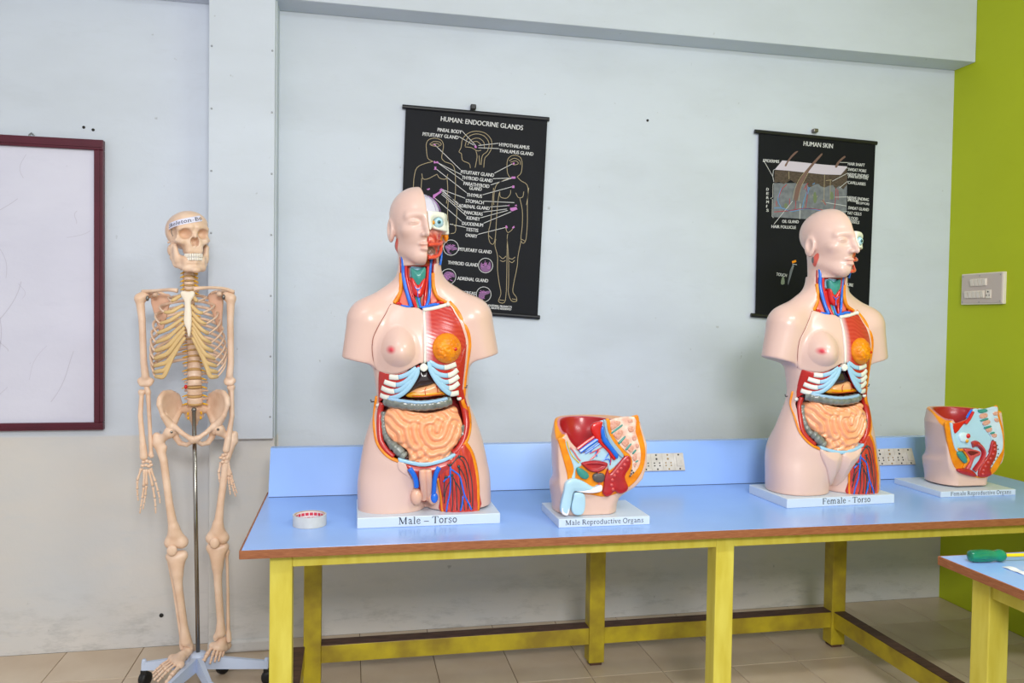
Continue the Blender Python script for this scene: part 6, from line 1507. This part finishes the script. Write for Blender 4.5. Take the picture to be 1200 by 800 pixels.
for row, z0, z1, rx, ry in ((0, -.0590, -.0460, .0300, .033), (1, -.0715, -.0600, .0295, .032)):
    for k in range(12):
        a = math.radians(-78+k*156/11); x, y = rx*math.sin(a), -.046-ry*math.cos(a)
        mb = MB().box(-.0031, .0031, -.0028, .0028, z0, z1, .0010)
        Mx = SKM @ Matrix.Translation((x, y, 0)) @ Matrix.Rotation(a, 4, 'Z')
        mb.v = [tuple(Mx @ Vector(v)) for v in mb.v]; sp('tooth', mb, M_teeth, skl if row == 0 else jw)
# paper strip with the name across the forehead
def on_skull(phi, z, off):
    lo, hi = .02, .14
    c, s_ = math.sin(phi), -math.cos(phi)
    for _ in range(24):
        m = (lo+hi)/2; v = float(smin(s_ell(m*c, m*s_, z, (0, .020, .042), (.071, .094, .070)), s_ell(m*c, m*s_, z, (0, -.030, .058), (.056, .048, .046)), .03)); lo, hi = (m, hi) if v < 0 else (lo, m)
    m = (lo+hi)/2+off; return SKM @ Vector((m*c, m*s_, z))
mb = MB(); N = 28; vs = []; fs = []; ph0, ph1 = math.radians(-80), math.radians(22)
for i in range(N+1):
    ph = ph0+(ph1-ph0)*i/N; zc = .052+.030*(ph-ph0)/(ph1-ph0)
    for dz in (-.0105, .0105): vs.append(on_skull(ph, zc+dz, .0016))
    for dz in (-.0105, .0105): vs.append(on_skull(ph, zc+dz, .0010))
for i in range(N): a = 4*i; b = a+4; fs += [(a, b, b+1, a+1), (a+2, a+3, b+3, b+2), (a, a+2, b+2, b), (a+1, b+1, b+3, a+3)]
lab = sp('name_strip', mb.add(vs, fs), M_tagp, skl, False)
vs, fs = serif_text('Skeleton-Bo', 1, 'LEFT'); va = np.array(vs); lo, hi = va.min(0), va.max(0); out = []
for v in va:
    u = (v[0]-lo[0])/(hi[0]-lo[0]); ph = math.radians(-75)+math.radians(96)*u; zc = .052+.030*(ph-ph0)/(ph1-ph0)
    out.append(on_skull(ph, zc-.0065+(v[1]-lo[1])/(hi[1]-lo[1])*.0140, .0024))
o = sp('lettering', MB().add(out, fs), M_ink, skl, False); o['kind'] = 'stuff'
# hook cord on the temple
sp('jaw_spring', MB().tube(smoothline([tuple(SKM @ Vector(p)) for p in ((-.064, -.026, .044), (-.067, -.030, .030), (-.064, -.036, .018))], 4), .0013, 6), M_spring, skl)
# pole, hub, five feet with casters -----------------------------------------------------------------
ptop, pbot = K(227.3, 480, .035), K(232.3, 778, .0)
hub = np.array([pbot[0], pbot[1], .09])
sp('pole', MB().tube([ptop, ptop*.5+pbot*.5, np.array([pbot[0], pbot[1], .06])], .0075, 14), M_chrome)
sp('pole_cap', MB().ball(ptop, .0095, 12), M_spring)
sp('hub', MB().lathe([(.026, .050), (.032, .056), (.032, .092), (.026, .104), (.012, .108)], 20, Matrix.Translation((hub[0], hub[1], 0))), M_stand)
for tip_px in ((166, 779), (315, 777), (175, 832), (258, 835), (262, 765)):
    t = FZ(*tip_px, .078) if tip_px[1] < 800 else FZ(*tip_px, .06)
    d = np.array([t[0]-hub[0], t[1]-hub[1]]); Ln = min(np.hypot(*d), .27); ang = math.atan2(d[1], d[0])
    mb = MB(); h0, h1, w0, w1 = .046, .026, .017, .011
    vs = [(.015, -w0, .050), (.015, w0, .050), (.015, w0, .050+h0), (.015, -w0, .050+h0), (Ln, -w1, .062), (Ln, w1, .062), (Ln, w1, .062+h1), (Ln, -w1, .062+h1)]
    vs = [(x, y*(.55 if i in (2, 3, 6, 7) else 1), z) for i, (x, y, z) in enumerate(vs)]
    mb.add(vs, [(0, 3, 2, 1), (4, 5, 6, 7), (0, 1, 5, 4), (2, 3, 7, 6), (0, 4, 7, 3), (1, 2, 6, 5)])
    Mx = Matrix.Translation((hub[0], hub[1], 0)) @ Matrix.Rotation(ang, 4, 'Z'); mb.v = [tuple(Mx @ Vector(v)) for v in mb.v]
    arm = sp('stand_foot', mb, M_stand, None, False)
    e = Mx @ Vector((Ln-.008, 0, 0))
    sp('post', MB().lathe([(.0075, .058), (.0085, .060), (.0085, .094), (.006, .099)], 12, Matrix.Translation((e.x, e.y, 0))), M_stand, arm)
    wob = random.uniform(0, PI); cs = sp('caster', MB().lathe([(.012, -.014), (.0235, -.012), (.0255, -.006), (.0255, -.002), (.022, 0), (.0255, .002), (.0255, .006), (.0235, .012), (.012, .014)], 20, Matrix.Translation((e.x+.006*math.cos(wob), e.y+.006*math.sin(wob), .0258)) @ Matrix.Rotation(wob, 4, 'Z') @ Matrix.Rotation(PI/2, 4, 'X')), M_rub, arm)
    sp('caster_hood', MB().box(e.x-.011, e.x+.011, e.y-.011, e.y+.011, .040, .062, .004), M_rub, arm, False)
tag(sk_root, 'full human skeleton model on a wheeled stand left of the long table', 'skeleton')
for o in COL.objects:      # repeats carry their group
    g = {'socket': 'socket strips on the console', 'wall plug': 'dark wall plugs', 'wall chart': 'black roller charts on the wall', 'model': 'pelvis section models on the table', 'table': 'blue laminate tables'}.get(o.get('category'))
    if g and o.parent is None: o['group'] = g
